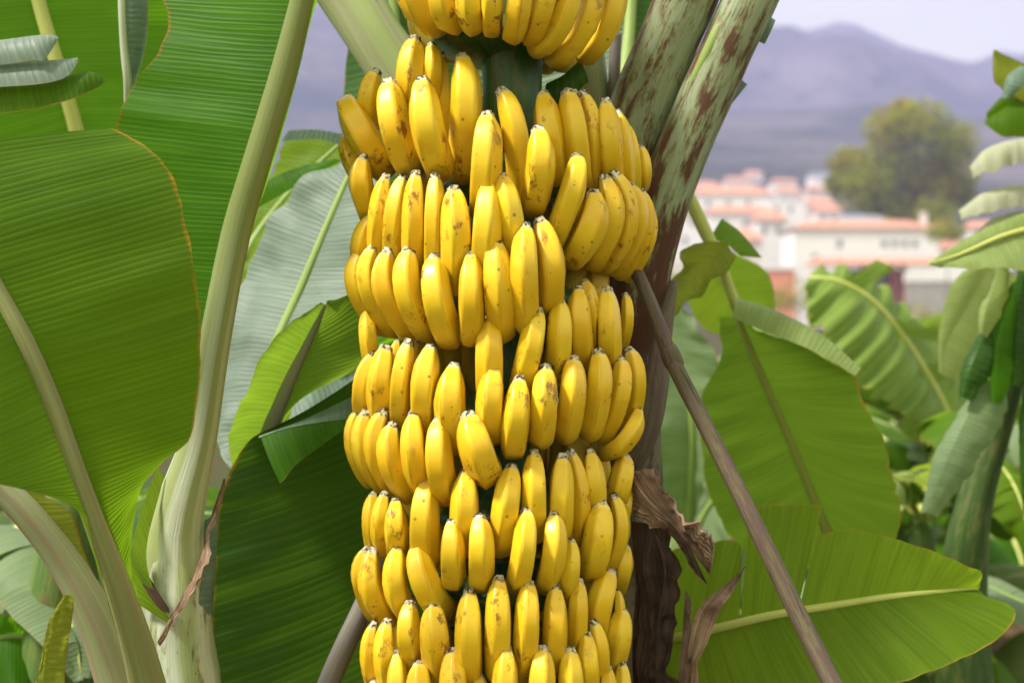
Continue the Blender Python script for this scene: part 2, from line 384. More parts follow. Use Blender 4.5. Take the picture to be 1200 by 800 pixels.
# ------------------------------------------------------------------ the banana bunch
# tip x,y ; mid x,y ; base x,y ; width ; layer (1 = outer face of the bunch)
HANDS = [
 # hand 0: top of the frame, tips curl up out of view
 [(478,-72,486,-2,524,40,42,.95),(512,-75,518,2,540,38,34,1.0),(545,-78,549,2,556,42,29,1.02),(577,-78,577,0,576,45,29,1.05),(617,-76,608,2,599,54,29,1.06),
  (650,-72,638,2,617,56,31,1.03),(673,-70,664,12,622,68,31,1.0),(694,-70,691,18,642,78,32,.95),(722,-70,718,14,680,76,32,.88)],
 # hand 1
 [(487,44,480,88,482,150,32,.66),(506,52,507,84,502,140,23,.56),(518,62,520,105,522,190,17,.42),(541,66,547,118,540,218,36,.74),(586,105,604,152,610,245,33,.78),
  (637,109,643,155,652,220,34,.72),(664,107,673,152,682,232,33,.72),(681,108,694,152,697,232,27,.62),(709,117,714,162,720,232,32,.72),(723,130,731,172,734,232,23,.62),
  (733,145,741,182,742,232,19,.52),(750,171,755,197,750,228,18,.42),(443,83,431,112,434,160,28,.55),(405,118,423,155,458,212,39,.85),(404,158,411,186,432,225,22,.6),
  (457,95,462,148,488,212,39,.95),(495,93,500,148,520,214,40,1.0),(428,182,422,212,436,262,29,.9),(572,134,569,185,566,265,41,.96),(630,150,634,192,622,258,36,1.0),
  (675,183,672,222,642,300,33,1.0)],
 # hand 2
 [(438,252,424,286,432,330,26,.62),(453,205,444,252,443,320,26,.82),(474,206,462,254,463,325,26,.85),(488,201,485,256,485,335,28,.88),(510,204,509,256,509,340,28,.92),
  (531,220,535,270,534,350,34,.96),(574,213,570,265,567,335,35,1.0),(587,205,598,250,606,325,31,.96),(695,225,694,262,663,316,36,1.0),(706,206,718,254,690,320,31,.93),
  (717,201,736,254,704,323,28,.86),(735,215,748,258,716,326,25,.76),(750,223,757,266,724,330,22,.66),(757,235,763,276,734,333,17,.55),
  (427,293,417,332,455,394,27,.78),(441,287,430,330,468,398,30,.87),(457,292,450,338,488,400,31,.92),(481,291,477,340,508,402,34,.97),(510,300,511,350,532,410,37,1.02),
  (552,296,552,348,553,408,31,1.04),(581,281,584,335,590,405,33,1.03),(616,263,615,318,618,398,33,1.08),(632,257,646,312,640,376,37,1.01)],
 # hand 3
 [(686,329,691,362,692,425,23,.75),(678,337,679,380,683,435,29,.9),(655,352,656,395,650,455,32,.95),(631,362,622,410,606,475,32,.98),(574,372,574,415,575,485,35,.95),
  (711,337,713,388,714,435,28,.85),(732,344,736,372,728,410,17,.6),(430,362,432,396,440,445,22,.6),(465,399,462,425,462,465,16,.6),(440,412,424,452,432,505,27,.72),
  (453,405,446,450,449,505,33,.85),(479,398,470,445,469,505,29,.9),(505,405,497,450,497,515,35,.93),(533,428,527,472,536,535,38,.96),
  (580,430,575,470,577,525,36,1.02),(609,442,606,488,600,540,33,1.07),(639,428,638,475,632,528,31,1.07),(671,418,671,465,660,522,33,1.04),(700,410,702,455,688,520,31,.99),
  (726,420,727,460,702,522,30,.93),(735,408,745,442,735,505,25,.82),(749,480,735,514,700,536,25,.9)],
 # hand 4
 [(421,479,414,518,436,572,21,.72),(430,481,425,524,452,577,26,.82),(452,479,439,524,464,582,27,.89),(462,496,457,534,484,590,31,.94),(485,482,485,530,496,582,32,.99),
  (515,490,513,540,526,594,37,1.02),(549,484,561,530,578,572,43,1.08),
  (600,545,593,595,586,655,34,1.0),(626,528,627,580,626,640,31,.98),(659,532,657,585,655,645,32,.95),(667,527,680,582,672,645,26,.83),(691,527,697,568,696,615,29,.85),
  (732,533,728,566,714,600,32,.72),(737,572,734,595,728,625,15,.55)],
 # hand 5
 [(438,578,435,608,441,655,22,.72),(452,576,445,612,450,655,22,.8),(464,586,464,618,466,660,30,.87),(502,562,496,610,501,675,39,.95),(546,550,545,598,542,655,36,1.0),
  (529,610,530,648,531,694,32,1.09),(562,603,563,645,562,696,31,1.09),(617,596,615,645,603,698,32,1.09),(649,600,649,645,637,698,31,1.06),(669,632,669,665,660,708,23,.98),
  (703,587,702,634,686,682,37,.98),(718,578,728,624,702,682,22,.82),(732,640,731,662,722,698,24,.65),
  (432,641,421,674,442,728,23,.74),(438,642,434,688,460,736,29,.87),(467,638,463,684,482,730,30,.95),(488,638,498,684,528,724,35,1.0)],
 # hand 6
 [(482,705,478,742,489,790,30,1.0),(508,706,511,750,516,802,37,1.04),(551,690,550,745,550,815,33,1.06),(584,675,585,732,583,805,32,1.07),(619,680,618,735,613,805,32,1.07),
  (651,685,651,735,648,798,30,1.02),(678,678,677,720,673,785,25,.92),(716,669,703,708,696,765,33,.86),(722,690,726,712,722,760,15,.72),(728,712,725,748,714,790,29,.88),
  (695,726,704,762,701,815,23,.97),(440,728,432,768,446,825,22,.82),(455,725,451,768,463,825,28,.92)],
 # hand 7
 [(466,763,466,805,471,860,28,1.02),(492,775,492,815,496,870,32,1.05),(531,760,531,808,533,870,34,1.1),(594,757,592,808,590,870,32,1.12),(636,757,633,808,628,870,33,1.12),
  (667,758,669,804,666,860,31,1.08),(687,742,690,780,690,840,27,1.04),(711,779,713,818,712,865,23,1.0),(729,774,730,812,728,865,20,.87),(438,796,440,830,446,875,22,.85),(563,792,562,830,562,880,30,1.0)],
]
BX, BYC, BR = 585.0, 2.47, 0.235
def face_depth(px, layer):
    q = min(.95, ((px-BX)/182.0)**2)
    return BYC-BR*layer*math.sqrt(1-q)
PROFILE = [(0, .34), (.04, .52), (.09, .78), (.15, .92), (.24, .985), (.5, 1.0), (.72, .99), (.82, .94), (.885, .82), (.93, .66), (.962, .51), (.985, .45), (1.0, .415)]
def prof(s):
    for (a, ra), (c_, rb) in zip(PROFILE, PROFILE[1:]):
        if s <= c_: return ra+(rb-ra)*(s-a)/(c_-a)
    return .38
SS = [0, .03, .06, .1, .14, .19, .25, .33, .42, .52, .62, .71, .78, .84, .89, .93, .96, .98, 1.0]
def banana_mesh(path, rad, rng, name, parent):
    """path: world points base, mid, tip (+ control); a five sided fruit with blunt flower end"""
    pts = catmull(path, 41); seg = 25; V = []; F = []; U = []
    ph = rng.random()*6.28; ecc = 1+rng.uniform(-.04, .06); tw = rng.uniform(-.3, .3)
    ax_ = Vector(pts[40])-Vector(pts[14]); ax_.y = 0; side0 = ax_.cross(Vector((0, 1, 0))).normalized()
    lean = rng.uniform(-.05, .05); rj = [rng.uniform(.6, 1.25) for _ in range(5)]
    for s in SS:
        f = s*40; i = min(39, int(f)); c = Vector(pts[i]).lerp(Vector(pts[i+1]), f-i)
        t = (Vector(pts[min(40, i+2)])-Vector(pts[max(0, i-1)])).normalized()
        side = (side0-t*side0.dot(t)).normalized(); dep = side.cross(t).normalized()
        if s > .9: c += side*lean*rad*(s-.9)*8
        k_ = min(1, max(0, (s-.22)/.33)); pk = .12+.78*k_*k_*(3-2*k_)
        for k in range(seg):
            an = 2*math.pi*k/seg
            loc = (an % (2*math.pi/5))-math.pi/5
            poly = math.cos(math.pi/5)/math.cos(loc)*1.10
            edge = abs(loc)/(math.pi/5)
            r = rad*prof(s)*((1-pk)+pk*poly)
            r *= 1+.036*(edge**7)*rj[k*5//seg]
            if s > .97: r *= 1+.10*noise.noise(Vector((an*1.7, ph, s*9)))
            a2 = an+ph+tw*s
            V.append(c+side*math.cos(a2)*r*ecc+dep*math.sin(a2)*r); U.append((k/seg, s))
    ns = len(SS)
    for i in range(ns-1):
        for k in range(seg): F.append((i*seg+k, i*seg+(k+1) % seg, (i+1)*seg+(k+1) % seg, (i+1)*seg+k))
    # cap the flower end with a sunken scar
    t = (Vector(pts[40])-Vector(pts[37])).normalized(); base = len(V)
    for k in range(seg): V.append(Vector(pts[40]).lerp(V[(ns-1)*seg+k], .55)+t*.0015); U.append((k/seg, 1.02))
    V.append(Vector(pts[40])-t*.002); U.append((.5, 1.03))
    for k in range(seg):
        k2 = (k+1) % seg; F.append(((ns-1)*seg+k, (ns-1)*seg+k2, base+k2, base+k)); F.append((base+k, base+k2, base+seg))
    F.append(tuple(range(seg-1, -1, -1)))
    return mk(name, V, F, M_banana, parent, U, origin=Vector(pts[20]))

top = P(600, -260, BYC)
bunch = empty('banana_bunch', P(BX, 860, BYC), 'tall hanging bunch of ripe yellow bananas packed in tiers around a green stalk', 'banana bunch')
tube('stalk', [(*P(596, -420, BYC+.12), .052), (*P(598, -120, BYC), .052), (*P(600, 60, BYC-.02), .053), (*P(598, 300, BYC), .05), (*P(590, 600, BYC), .045), (*P(588, 960, BYC), .036)],
     M_peduncle, bunch, seg=28, n=40, wob=.10)
for hi, rows in enumerate(HANDS):
    rng = random.Random(50+hi)
    zb = sum(r_[5] for r_ in rows)/len(rows)
    cz = CZ-(min(zb, 900)-400)*K*BYC+.005
    # crown: the fleshy cushion that the fruits of a hand spring from
    cr = [(BX*0+P(592, 400, BYC).x, BYC, cz+.05, .055), (P(592, 400, BYC).x, BYC, cz+.02, .10), (P(592, 400, BYC).x, BYC, cz-.01, .115), (P(592, 400, BYC).x, BYC, cz-.035, .06)]
    Vh, Fh, Uh = tube_data(cr, seg=26, n=9, wob=.35, seed=hi)
    hand = mk('banana_hand', Vh, Fh, M_peduncle, bunch, Uh)
    for (tx, ty, mx_, my, bx, by, w, lay) in rows:
        j = lambda a: rng.uniform(-a, a)
        Ym = face_depth(mx_, lay)
        rad = w*.5*K*Ym*rng.uniform(.90, .97)
        Ym += rad
        Yt = face_depth(tx, lay)+rad+.022+j(.006)
        Yb = face_depth(bx, lay)+rad+.085
        dx_, dy_ = mx_-bx, my-by; dl = math.hypot(dx_, dy_); ux, uy = dx_/dl, dy_/dl
        ex, ey = bx+ux*w*.46, by+uy*w*.46            # the fruit turns inwards half its width above its lowest point
        cx_, cy_ = 2*mx_-.5*(ex+tx), 2*my-.5*(ey+ty)  # smooth arc through base, middle and tip
        path = [P(ex+ux*w*.5, ey+uy*w*.5-5, Ym+.125)]
        for t in (0, .14, .28, .42, .56, .7, .85, 1.0):
            x_ = (1-t)**2*ex+2*t*(1-t)*cx_+t*t*tx; y_ = (1-t)**2*ey+2*t*(1-t)*cy_+t*t*ty
            path.append(P(x_, y_, Ym+(.058*((.55-t)/.55)**2.2 if t < .55 else (Yt-Ym)*((t-.55)/.45)**1.8)))
        banana_mesh(path, rad, rng, 'banana', hand)
    # fruits on the far side of the hand, seen only past its edges
    ax = P(592, 400, BYC).x
    for k in range(14):
        an = R(8+(k % 7)*27+rng.uniform(-6, 6)); dx, dy = math.cos(an), math.sin(an); rr = (.165 if k < 7 else .125)+rng.uniform(-.012, .012)
        ln = rng.uniform(.12, .145); z0 = cz+rng.uniform(-.01, .01)+(0 if k < 7 else .05)
        path = [Vector((ax+dx*.10, BYC+dy*.10, z0-.02)), Vector((ax+dx*(rr-.01), BYC+dy*(rr-.01), z0+.01)), Vector((ax+dx*rr, BYC+dy*rr, z0+ln*.5)), Vector((ax+dx*(rr-.012), BYC+dy*(rr-.012), z0+ln))]
        banana_mesh(path, .021, rng, 'banana', hand)

# ------------------------------------------------------------------ leaves
def leaf(plant, halves, mat, rib=None, ribmat=None, label=None, name='leaf', flat=.8, n=36, m=8):
    """halves: list of dicts(mid, edge, ...) in pixels with depth; one blade, its midrib a sub-part"""
    ds = []
    for i, h in enumerate(halves):
        h = dict(h); Y = h.pop('Y', None); mid = px3(h.pop('mid'), Y); edge = px3(h.pop('edge'), Y)
        ds.append(loft_data(mid, edge, n=h.pop('n', n), m=h.pop('m', m), seed=h.pop('seed', i*7.3+len(D.objects)*.37), **h))
    V, F, U = join(ds)
    o = mk(name, V, F, mat, plant, U, label=label)
    if rib:
        tube('midrib', px3(rib), ribmat or M_rib, o, seg=14, n=30, flat=flat)
    return o
def ground_at(px, Y): return Vector(((px-600)*K*Y, Y, 0))

# --- the plant on the left (nearest)
plA = empty('banana_plant', ground_at(215, 2.42), 'nearest banana plant on the left, pale stem with a huge olive leaf in front', 'banana plant')
gy = 400+CZ/(K*2.42)
tube('pseudostem', px3([(206, 610, 2.42, 20), (205, 660, 2.42, 30), (206, 705, 2.42, 39), (207, 770, 2.42, 44), (212, 880, 2.42, 50), (215, gy, 2.42, 70)]), M_stem_white, plA, seg=28, n=36, wob=.10)
midL1 = [(-80, 175, 1.98, 9), (-40, 270, 1.98, 10), (0, 345, 1.99, 10), (30, 400, 2.0, 11), (60, 470, 2.03, 12), (85, 540, 2.06, 12), (110, 610, 2.1, 13), (140, 690, 2.16, 16), (165, 770, 2.24, 20), (190, 880, 2.34, 26)]
leaf(plA, [dict(mid=midL1, edge=[(132, 151, 2.1), (168, 170, 2.08), (195, 195, 2.06), (213, 240, 2.05), (224, 290, 2.05), (232, 340, 2.05), (236, 400, 2.06), (233, 450, 2.08), (222, 512, 2.1), (190, 540, 2.12), (163, 575, 2.13), (152, 640, 2.16), (162, 720, 2.22), (190, 850, 2.33)],
               n=90, m=14, bulge=.05, ripple=.010, freq=16, jag=.012),
           dict(mid=midL1, edge=[(-330, 250, 1.9), (-250, 400, 1.9), (-130, 500, 1.93), (-40, 555, 1.96), (30, 574, 2.0), (75, 588, 2.05), (98, 610, 2.08), (118, 680, 2.14), (150, 780, 2.24), (185, 880, 2.34)], n=70, m=12, bulge=.06, ripple=.008, freq=14)],
     M_leaf_olive, midL1, M_rib)
midL2 = [(380, -110, 2.32, 12), (354, 0, 2.34, 14), (330, 92, 2.35, 15.5), (298, 200, 2.36, 17), (275, 280, 2.37, 17.5), (252, 400, 2.38, 18.5), (234, 510, 2.4, 21), (212, 590, 2.41, 29), (204, 640, 2.42, 35), (206, 700, 2.42, 39), (208, 740, 2.42, 40)]
leaf(plA, [dict(mid=midL2[:6]+[(236, 430, 2.4)], edge=[(225, -110, 2.5), (194, -10, 2.46), (198, 12, 2.45), (199, 33, 2.44), (188, 58, 2.43), (170, 82, 2.42), (152, 106, 2.42), (142, 130, 2.4), (135, 152, 2.4), (128, 200, 2.4), (140, 260, 2.4), (175, 330, 2.4), (208, 380, 2.4), (232, 430, 2.4)],
               n=90, m=12, bulge=-.04, ripple=.008, freq=12, jag=.01),
           dict(mid=midL2[:6], edge=[(420, -110, 2.45), (372, 0, 2.52), (348, 92, 2.56), (318, 200, 2.56), (290, 280, 2.5), (258, 400, 2.4)], n=40, m=6)],
     M_leaf, midL2, M_rib_long)
# broad petiole wing and the low petiole on the left edge
midL13 = [(-60, 515, 2.28, 14), (-10, 562, 2.3, 16), (32, 602, 2.31, 18), (78, 662, 2.33, 20), (115, 730, 2.35, 24), (145, 810, 2.38, 30), (180, 920, 2.4, 34)]
leaf(plA, [dict(mid=midL13, edge=[(-20, 540, 2.32), (45, 577, 2.33), (80, 598, 2.34), (91, 618, 2.34), (100, 650, 2.35), (120, 695, 2.36), (134, 745, 2.37), (150, 800, 2.38), (185, 915, 2.4)], n=50, m=6, ripple=.006, jag=.03)],
     M_leaf_yel, midL13, M_rib_low)
leaf(plA, [dict(mid=[(52, 860, 2.25), (50, 800, 2.25), (60, 750, 2.25), (78, 697, 2.25)], edge=[(22, 860, 2.25), (44, 790, 2.25), (56, 730, 2.25), (74, 696, 2.25)], jag=.06, ripple=.01),
           dict(mid=[(52, 860, 2.25), (50, 800, 2.25), (60, 750, 2.25), (78, 697, 2.25)], edge=[(72, 860, 2.26), (76, 800, 2.26), (82, 745, 2.26), (88, 696, 2.25)], jag=.1, ripple=.012)], M_leaf_yel)
# clasping sheaths with browned edges at the crown of the stem
leaf(plA, [dict(mid=[(150, 700, 2.36), (152, 650, 2.36), (165, 600, 2.37), (185, 545, 2.39)], edge=[(205, 735, 2.35), (180, 690, 2.35), (172, 640, 2.36), (192, 560, 2.39)], n=30)], M_leaf_bright, name='sheath')
leaf(plA, [dict(mid=[(262, 560, 2.44), (246, 610, 2.42), (232, 665, 2.38), (205, 715, 2.35), (186, 752, 2.34)], edge=[(264, 561, 2.44), (250, 612, 2.41), (237, 663, 2.37), (211, 719, 2.34), (186, 757, 2.335)], ripple=.012, freq=30, jag=.25, m=14, pleat=.003, folds=2)], M_dry, name='dry_sheath')
leaf(plA, [dict(mid=[(240, 610, 2.44), (236, 680, 2.40), (226, 760, 2.37), (220, 880, 2.36)], edge=[(256, 600, 2.45), (252, 680, 2.45), (247, 770, 2.44), (252, 880, 2.44)], bulge=.1)], M_leaf_grey, name='sheath')
leaf(plA, [dict(mid=[(158, 640, 2.37), (172, 670, 2.36), (190, 700, 2.345), (198, 712, 2.345)], edge=[(152, 645, 2.37), (166, 682, 2.355), (186, 712, 2.34), (199, 718, 2.34)], n=20, m=3)], M_dry_dark, name='dry_sheath')

# --- plant behind it on the left: ribbed backdrop leaf, rolled leaf and curled leaf
plC = empty('banana_plant', ground_at(20, 3.1), 'banana plant behind the huge olive leaf, with a broad ribbed leaf and pale rib', 'banana plant')
tube('pseudostem', px3([(125, 330, 3.05, 20), (100, 520, 3.08, 34), (60, 800, 3.1, 44), (20, 400+CZ/(K*3.1), 3.1, 55)]), M_stem_green, plC, seg=20, n=24, wob=.1)
midL3 = [(10, -150, 2.9, 7), (45, 0, 2.95, 8.5), (70, 85, 2.97, 9), (92, 165, 3.0, 10), (125, 330, 3.05, 14)]
leaf(plC, [dict(mid=midL3, edge=[(-180, -150, 2.9), (-190, 0, 2.9), (-170, 110, 2.9), (-110, 220, 2.95), (90, 320, 3.04)], bulge=.05, ripple=.014, freq=14, n=60),
           dict(mid=midL3, edge=[(180, -150, 3.0), (228, 0, 3.05), (230, 90, 3.05), (215, 180, 3.05), (150, 320, 3.05)], bulge=.05, ripple=.014, freq=14, n=60)], M_leaf, midL3, M_rib_yel)
midL4 = [(140, -120, 2.62, 5), (143, 0, 2.64, 5), (146, 60, 2.66, 5), (150, 108, 2.68, 5), (148, 200, 2.8, 6), (128, 330, 3.04, 9)]
leaf(plC, [dict(mid=midL4[:4], edge=[(176, -120, 2.66), (174, 0, 2.66), (172, 45, 2.67), (163, 85, 2.68), (152, 110, 2.68)], bulge=.25, n=30)], M_leaf_grey, midL4, M_rib_pale)
leaf(plC, [dict(mid=[(-60, 52, 2.2), (0, 47, 2.2), (38, 42, 2.2), (60, 41, 2.2), (69, 44, 2.2)], edge=[(-60, 78, 2.17), (0, 76, 2.17), (38, 71, 2.17), (52, 70, 2.17), (66, 50, 2.19)], bulge=.2),
           dict(mid=[(-60, 80, 2.22), (0, 77, 2.22), (45, 75, 2.22), (75, 72, 2.22), (92, 70, 2.22)], edge=[(-60, 104, 2.17), (0, 102, 2.17), (50, 98, 2.17), (78, 90, 2.18), (91, 74, 2.2)], bulge=.25)], M_leaf_pale, label='pale rolled under side of the curled leaf')
leaf(plC, [dict(mid=[(-60, 98, 2.22), (0, 98, 2.22), (50, 96, 2.22), (85, 88, 2.22), (108, 84, 2.22), (122, 94, 2.22)], edge=[(-60, 138, 2.18), (0, 133, 2.18), (45, 127, 2.18), (85, 116, 2.18), (112, 104, 2.2), (122, 97, 2.21)], bulge=.2)], M_leaf_olive, label='bright green curled leaf end')

# --- sucker plant between the left plant and the bunch
plD = empty('banana_plant', ground_at(300, 2.85), 'young sucker left of the bunch, with silvery leaf backs and one dark ribbed leaf', 'banana plant')
tube('pseudostem', px3([(292, 560, 2.75, 16), (292, 660, 2.8, 24), (296, 800, 2.83, 30), (300, 400+CZ/(K*2.85), 2.85, 44)]), M_stem_green, plD, seg=20, n=24, wob=.1)
midL6 = [(430, 165, 3.0, 3), (410, 205, 3.0, 4), (385, 262, 2.98, 5), (350, 345, 2.95, 6), (325, 400, 2.92, 6.5), (302, 470, 2.88, 8), (292, 570, 2.8, 11)]
leaf(plD, [dict(mid=midL6, edge=[(432, 160, 3.0), (440, 210, 2.95), (445, 270, 2.9), (440, 330, 2.88), (400, 370, 2.86), (350, 440, 2.85), (300, 565, 2.8)], bulge=.05, ripple=.01, n=60),
           dict(mid=midL6, edge=[(428, 165, 3.0), (400, 190, 3.05), (345, 240, 3.08), (303, 300, 3.08), (280, 345, 3.05), (262, 405, 3.0), (250, 460, 2.95), (255, 520, 2.88), (284, 570, 2.8)], bulge=.05, ripple=.04, freq=9, n=60)],
     M_leaf_pale, midL6, M_rib_green, label='silvery under side of an upright leaf')
leaf(plD, [dict(mid=[(402, 168, 3.25), (350, 215, 3.25), (305, 270, 3.25), (270, 330, 3.2)], edge=[(340, 158, 3.3), (325, 190, 3.3), (300, 235, 3.3), (262, 300, 3.2)], bulge=.08, ripple=.02),
           dict(mid=[(402, 168, 3.25), (350, 215, 3.25), (305, 270, 3.25), (270, 330, 3.2)], edge=[(400, 190, 3.2), (372, 225, 3.2), (330, 270, 3.2), (285, 345, 3.2)], bulge=.08, ripple=.02)], M_leaf_bright, [(408, 160, 3.25, 2), (350, 215, 3.25, 4), (305, 270, 3.25, 5), (270, 330, 3.2, 6)], M_rib_green, label='sunlit yellow green leaf')
leaf(plD, [dict(mid=[(338, 153, 3.15), (370, 152, 3.15), (405, 158, 3.15)], edge=[(330, 166, 3.15), (370, 163, 3.15), (405, 172, 3.15)], n=14, m=4)], M_leaf_grey)
leaf(plD, [dict(mid=[(400, 188, 3.1), (370, 205, 3.1), (330, 228, 3.1), (300, 245, 3.1)], edge=[(392, 186, 3.1), (350, 196, 3.12), (320, 208, 3.12), (296, 225, 3.1)], n=20, m=4, bulge=.1)], M_leaf)
midL9 = [(381, 357, 2.58, 2.5), (360, 400, 2.6, 6), (336, 450, 2.62, 9), (314, 505, 2.66, 11), (300, 545, 2.7, 12), (292, 600, 2.76, 16)]
leaf(plD, [dict(mid=midL9, edge=[(378, 355, 2.55), (340, 378, 2.5), (307, 420, 2.5), (282, 470, 2.53), (268, 512, 2.58), (272, 550, 2.66), (282, 600, 2.76)], bulge=-.08, ripple=.008, n=50),
           dict(mid=midL9, edge=[(385, 352, 2.6), (412, 346, 2.62), (436, 345, 2.64), (440, 400, 2.64), (410, 436, 2.64), (370, 454, 2.65), (345, 475, 2.66), (325, 540, 2.7), (302, 600, 2.76)], bulge=.05, ripple=.006, n=50)],
     M_leaf_mid, midL9, M_rib_grey)
leaf(plD, [dict(mid=[(452, 470, 2.85), (410, 488, 2.83), (360, 500, 2.8), (305, 540, 2.78)], edge=[(445, 425, 2.9), (400, 440, 2.88), (360, 455, 2.85), (300, 520, 2.8)], bulge=.06, ripple=.01)], M_leaf_grey)
midL12 = [(480, 395, 2.72, 6), (476, 470, 2.72, 7), (466, 560, 2.72, 8), (455, 660, 2.74, 9), (440, 780, 2.77, 10), (400, 960, 2.8, 13), (330, 1200, 2.84, 16)]
leaf(plD, [dict(mid=midL12[:5]+[(425, 860, 2.78)], edge=[(330, 500, 2.58), (298, 512, 2.56), (275, 540, 2.56), (260, 580, 2.56), (252, 630, 2.57), (248, 700, 2.58), (247, 780, 2.6), (252, 860, 2.62), (270, 940, 2.66)], bulge=.05, ripple=.014, freq=11, n=90, m=14, jag=.006),
           dict(mid=midL12[:5]+[(425, 860, 2.78)], edge=[(600, 480, 2.9), (640, 600, 2.95), (640, 700, 2.95), (620, 800, 2.95), (560, 930, 2.9)], n=40)], M_leaf_dark, midL12, M_rib_green, label='large dark green ribbed leaf below')
leaf(plD, [dict(mid=[(303, 513, 2.54), (335, 502, 2.53), (375, 495, 2.52), (432, 488, 2.52)], edge=[(305, 510, 2.55), (345, 496, 2.55), (385, 478, 2.56), (432, 455, 2.57)], bulge=.1, n=30)], M_leaf_grey, label='grey folded leaf tip')
leaf(plD, [dict(mid=[(306, 513, 2.535), (335, 503, 2.525), (375, 496, 2.515), (420, 489, 2.515)], edge=[(328, 566, 2.5), (333, 562, 2.5), (352, 540, 2.5), (420, 491, 2.51)], n=30, m=5, bulge=.05)], M_leaf, label='green hanging point of the folded leaf')

# --- the plant that carries the bunch
plB = empty('banana_plant', ground_at(735, 2.78), 'old banana plant carrying the bunch, brown stem and patched leaf stalks behind it', 'banana plant')
tube('pseudostem', px3([(770, 90, 2.72, 34), (752, 200, 2.72, 44), (736, 330, 2.72, 50), (722, 500, 2.74, 56), (718, 700, 2.76, 60), (730, 900, 2.78, 70), (735, 400+CZ/(K*2.78), 2.78, 95)]), M_stem_brown, plB, seg=32, n=50, wob=.16)
def stalk(path, mat, **kw): return tube('leaf_stalk', px3(path), mat, plB, seg=20, n=36, wob=.06, **kw)
stalk([(878, -190, 2.5, 30), (812, -20, 2.55, 36), (778, 60, 2.58, 36), (742, 150, 2.62, 38), (716, 260, 2.66, 40), (705, 380, 2.7, 30)], M_stem_patch, flat=.7)
stalk([(960, -170, 2.5, 28), (884, -10, 2.53, 31), (846, 70, 2.55, 31), (806, 160, 2.57, 31), (772, 250, 2.6, 33), (748, 340, 2.64, 34), (735, 440, 2.7, 30)], M_stem_patch, flat=.7)
stalk([(905, -120, 2.52, 6), (862, -10, 2.53, 7), (835, 50, 2.53, 7), (806, 110, 2.55, 6), (784, 160, 2.58, 5)], M_rib_green)
stalk([(320, -110, 2.9, 30), (405, -10, 2.88, 34), (440, 45, 2.86, 34), (490, 120, 2.84, 36), (560, 220, 2.8, 40), (640, 340, 2.78, 40)], M_stem_clean, flat=.6)
stalk([(690, 40, 2.68, 16), (694, 90, 2.68, 18), (700, 180, 2.7, 22), (712, 300, 2.7, 26)], M_stem_clean)
stalk([(722, 40, 2.66, 7), (720, 90, 2.66, 7), (716, 200, 2.7, 9)], M_pole_grey)
# dark leaves hanging behind the top of the bunch
midC3 = [(720, -170, 2.95, 5), (740, -60, 2.95, 6), (738, 30, 2.92, 7), (728, 120, 2.85, 8), (722, 220, 2.78, 10)]
leaf(plB, [dict(mid=midC3, edge=[(820, -170, 3.0), (850, -60, 3.0), (800, 60, 2.95), (760, 140, 2.86), (730, 220, 2.78)], ripple=.01), dict(mid=midC3, edge=[(560, -170, 3.0), (520, -50, 3.05), (530, 60, 3.05), (600, 150, 2.95), (700, 225, 2.8)], ripple=.01)], M_leaf_dark, midC3, M_rib_green)
midC4 = [(455, -80, 3.05, 5), (462, 20, 3.05, 6), (470, 110, 3.0, 7), (520, 230, 2.9, 9)]
leaf(plB, [dict(mid=midC4, edge=[(425, -80, 3.1), (412, 30, 3.1), (404, 90, 3.1), (408, 150, 3.05), (460, 230, 2.95)], bulge=.05), dict(mid=midC4, edge=[(520, -80, 3.1), (530, 30, 3.1), (560, 120, 3.05), (560, 235, 2.9)])], M_leaf_dark, midC4, M_rib_green)
leaf(plB, [dict(mid=[(862, 30, 2.62), (880, 44, 2.62), (896, 52, 2.62)], edge=[(880, 14, 2.62), (897, 17, 2.62), (909, 24, 2.62)], n=12, m=5, bulge=.15)], M_leaf_grey)
leaf(plB, [dict(mid=[(830, 108, 2.62), (846, 119, 2.62), (858, 121, 2.62)], edge=[(846, 92, 2.62), (862, 90, 2.62), (876, 99, 2.62)], n=12, m=5, bulge=.15)], M_leaf_grey)
leaf(plB, [dict(mid=[(640, 98, 2.5), (660, 88, 2.5), (680, 70, 2.5)], edge=[(634, 128, 2.5), (665, 118, 2.5), (690, 96, 2.5)], n=12, m=5, bulge=.2)], M_leaf_dark)
# peeling bark strip and dead leaf sheaths right of the bunch
tube('bark_strip', px3([(790, 330, 2.62, 5), (775, 405, 2.56, 12), (770, 450, 2.52, 14), (760, 500, 2.5, 14), (742, 545, 2.5, 12), (722, 590, 2.52, 8)]), M_pole, plB, seg=14, n=26, flat=.35, wob=.15)
def dry(halves, mat, **kw): return leaf(plB, halves, mat, name='dry_leaf', **kw)
dry([dict(mid=[(738, 552, 2.42), (760, 585, 2.38), (800, 625, 2.36), (832, 672, 2.38)], edge=[(768, 549, 2.44), (790, 585, 2.36), (815, 620, 2.33), (838, 640, 2.36)], ripple=.03, freq=24, n=60, m=56, jag=.2, pleat=.006, folds=10),
     dict(mid=[(738, 552, 2.42), (760, 585, 2.38), (800, 625, 2.36), (828, 684, 2.38)], edge=[(734, 603, 2.42), (752, 612, 2.40), (785, 625, 2.36), (812, 668, 2.37)], ripple=.03, freq=24, n=60, m=40, jag=.16, pleat=.006, folds=8)], M_dry, label='pale brown dry leaf sheath jutting to the right')
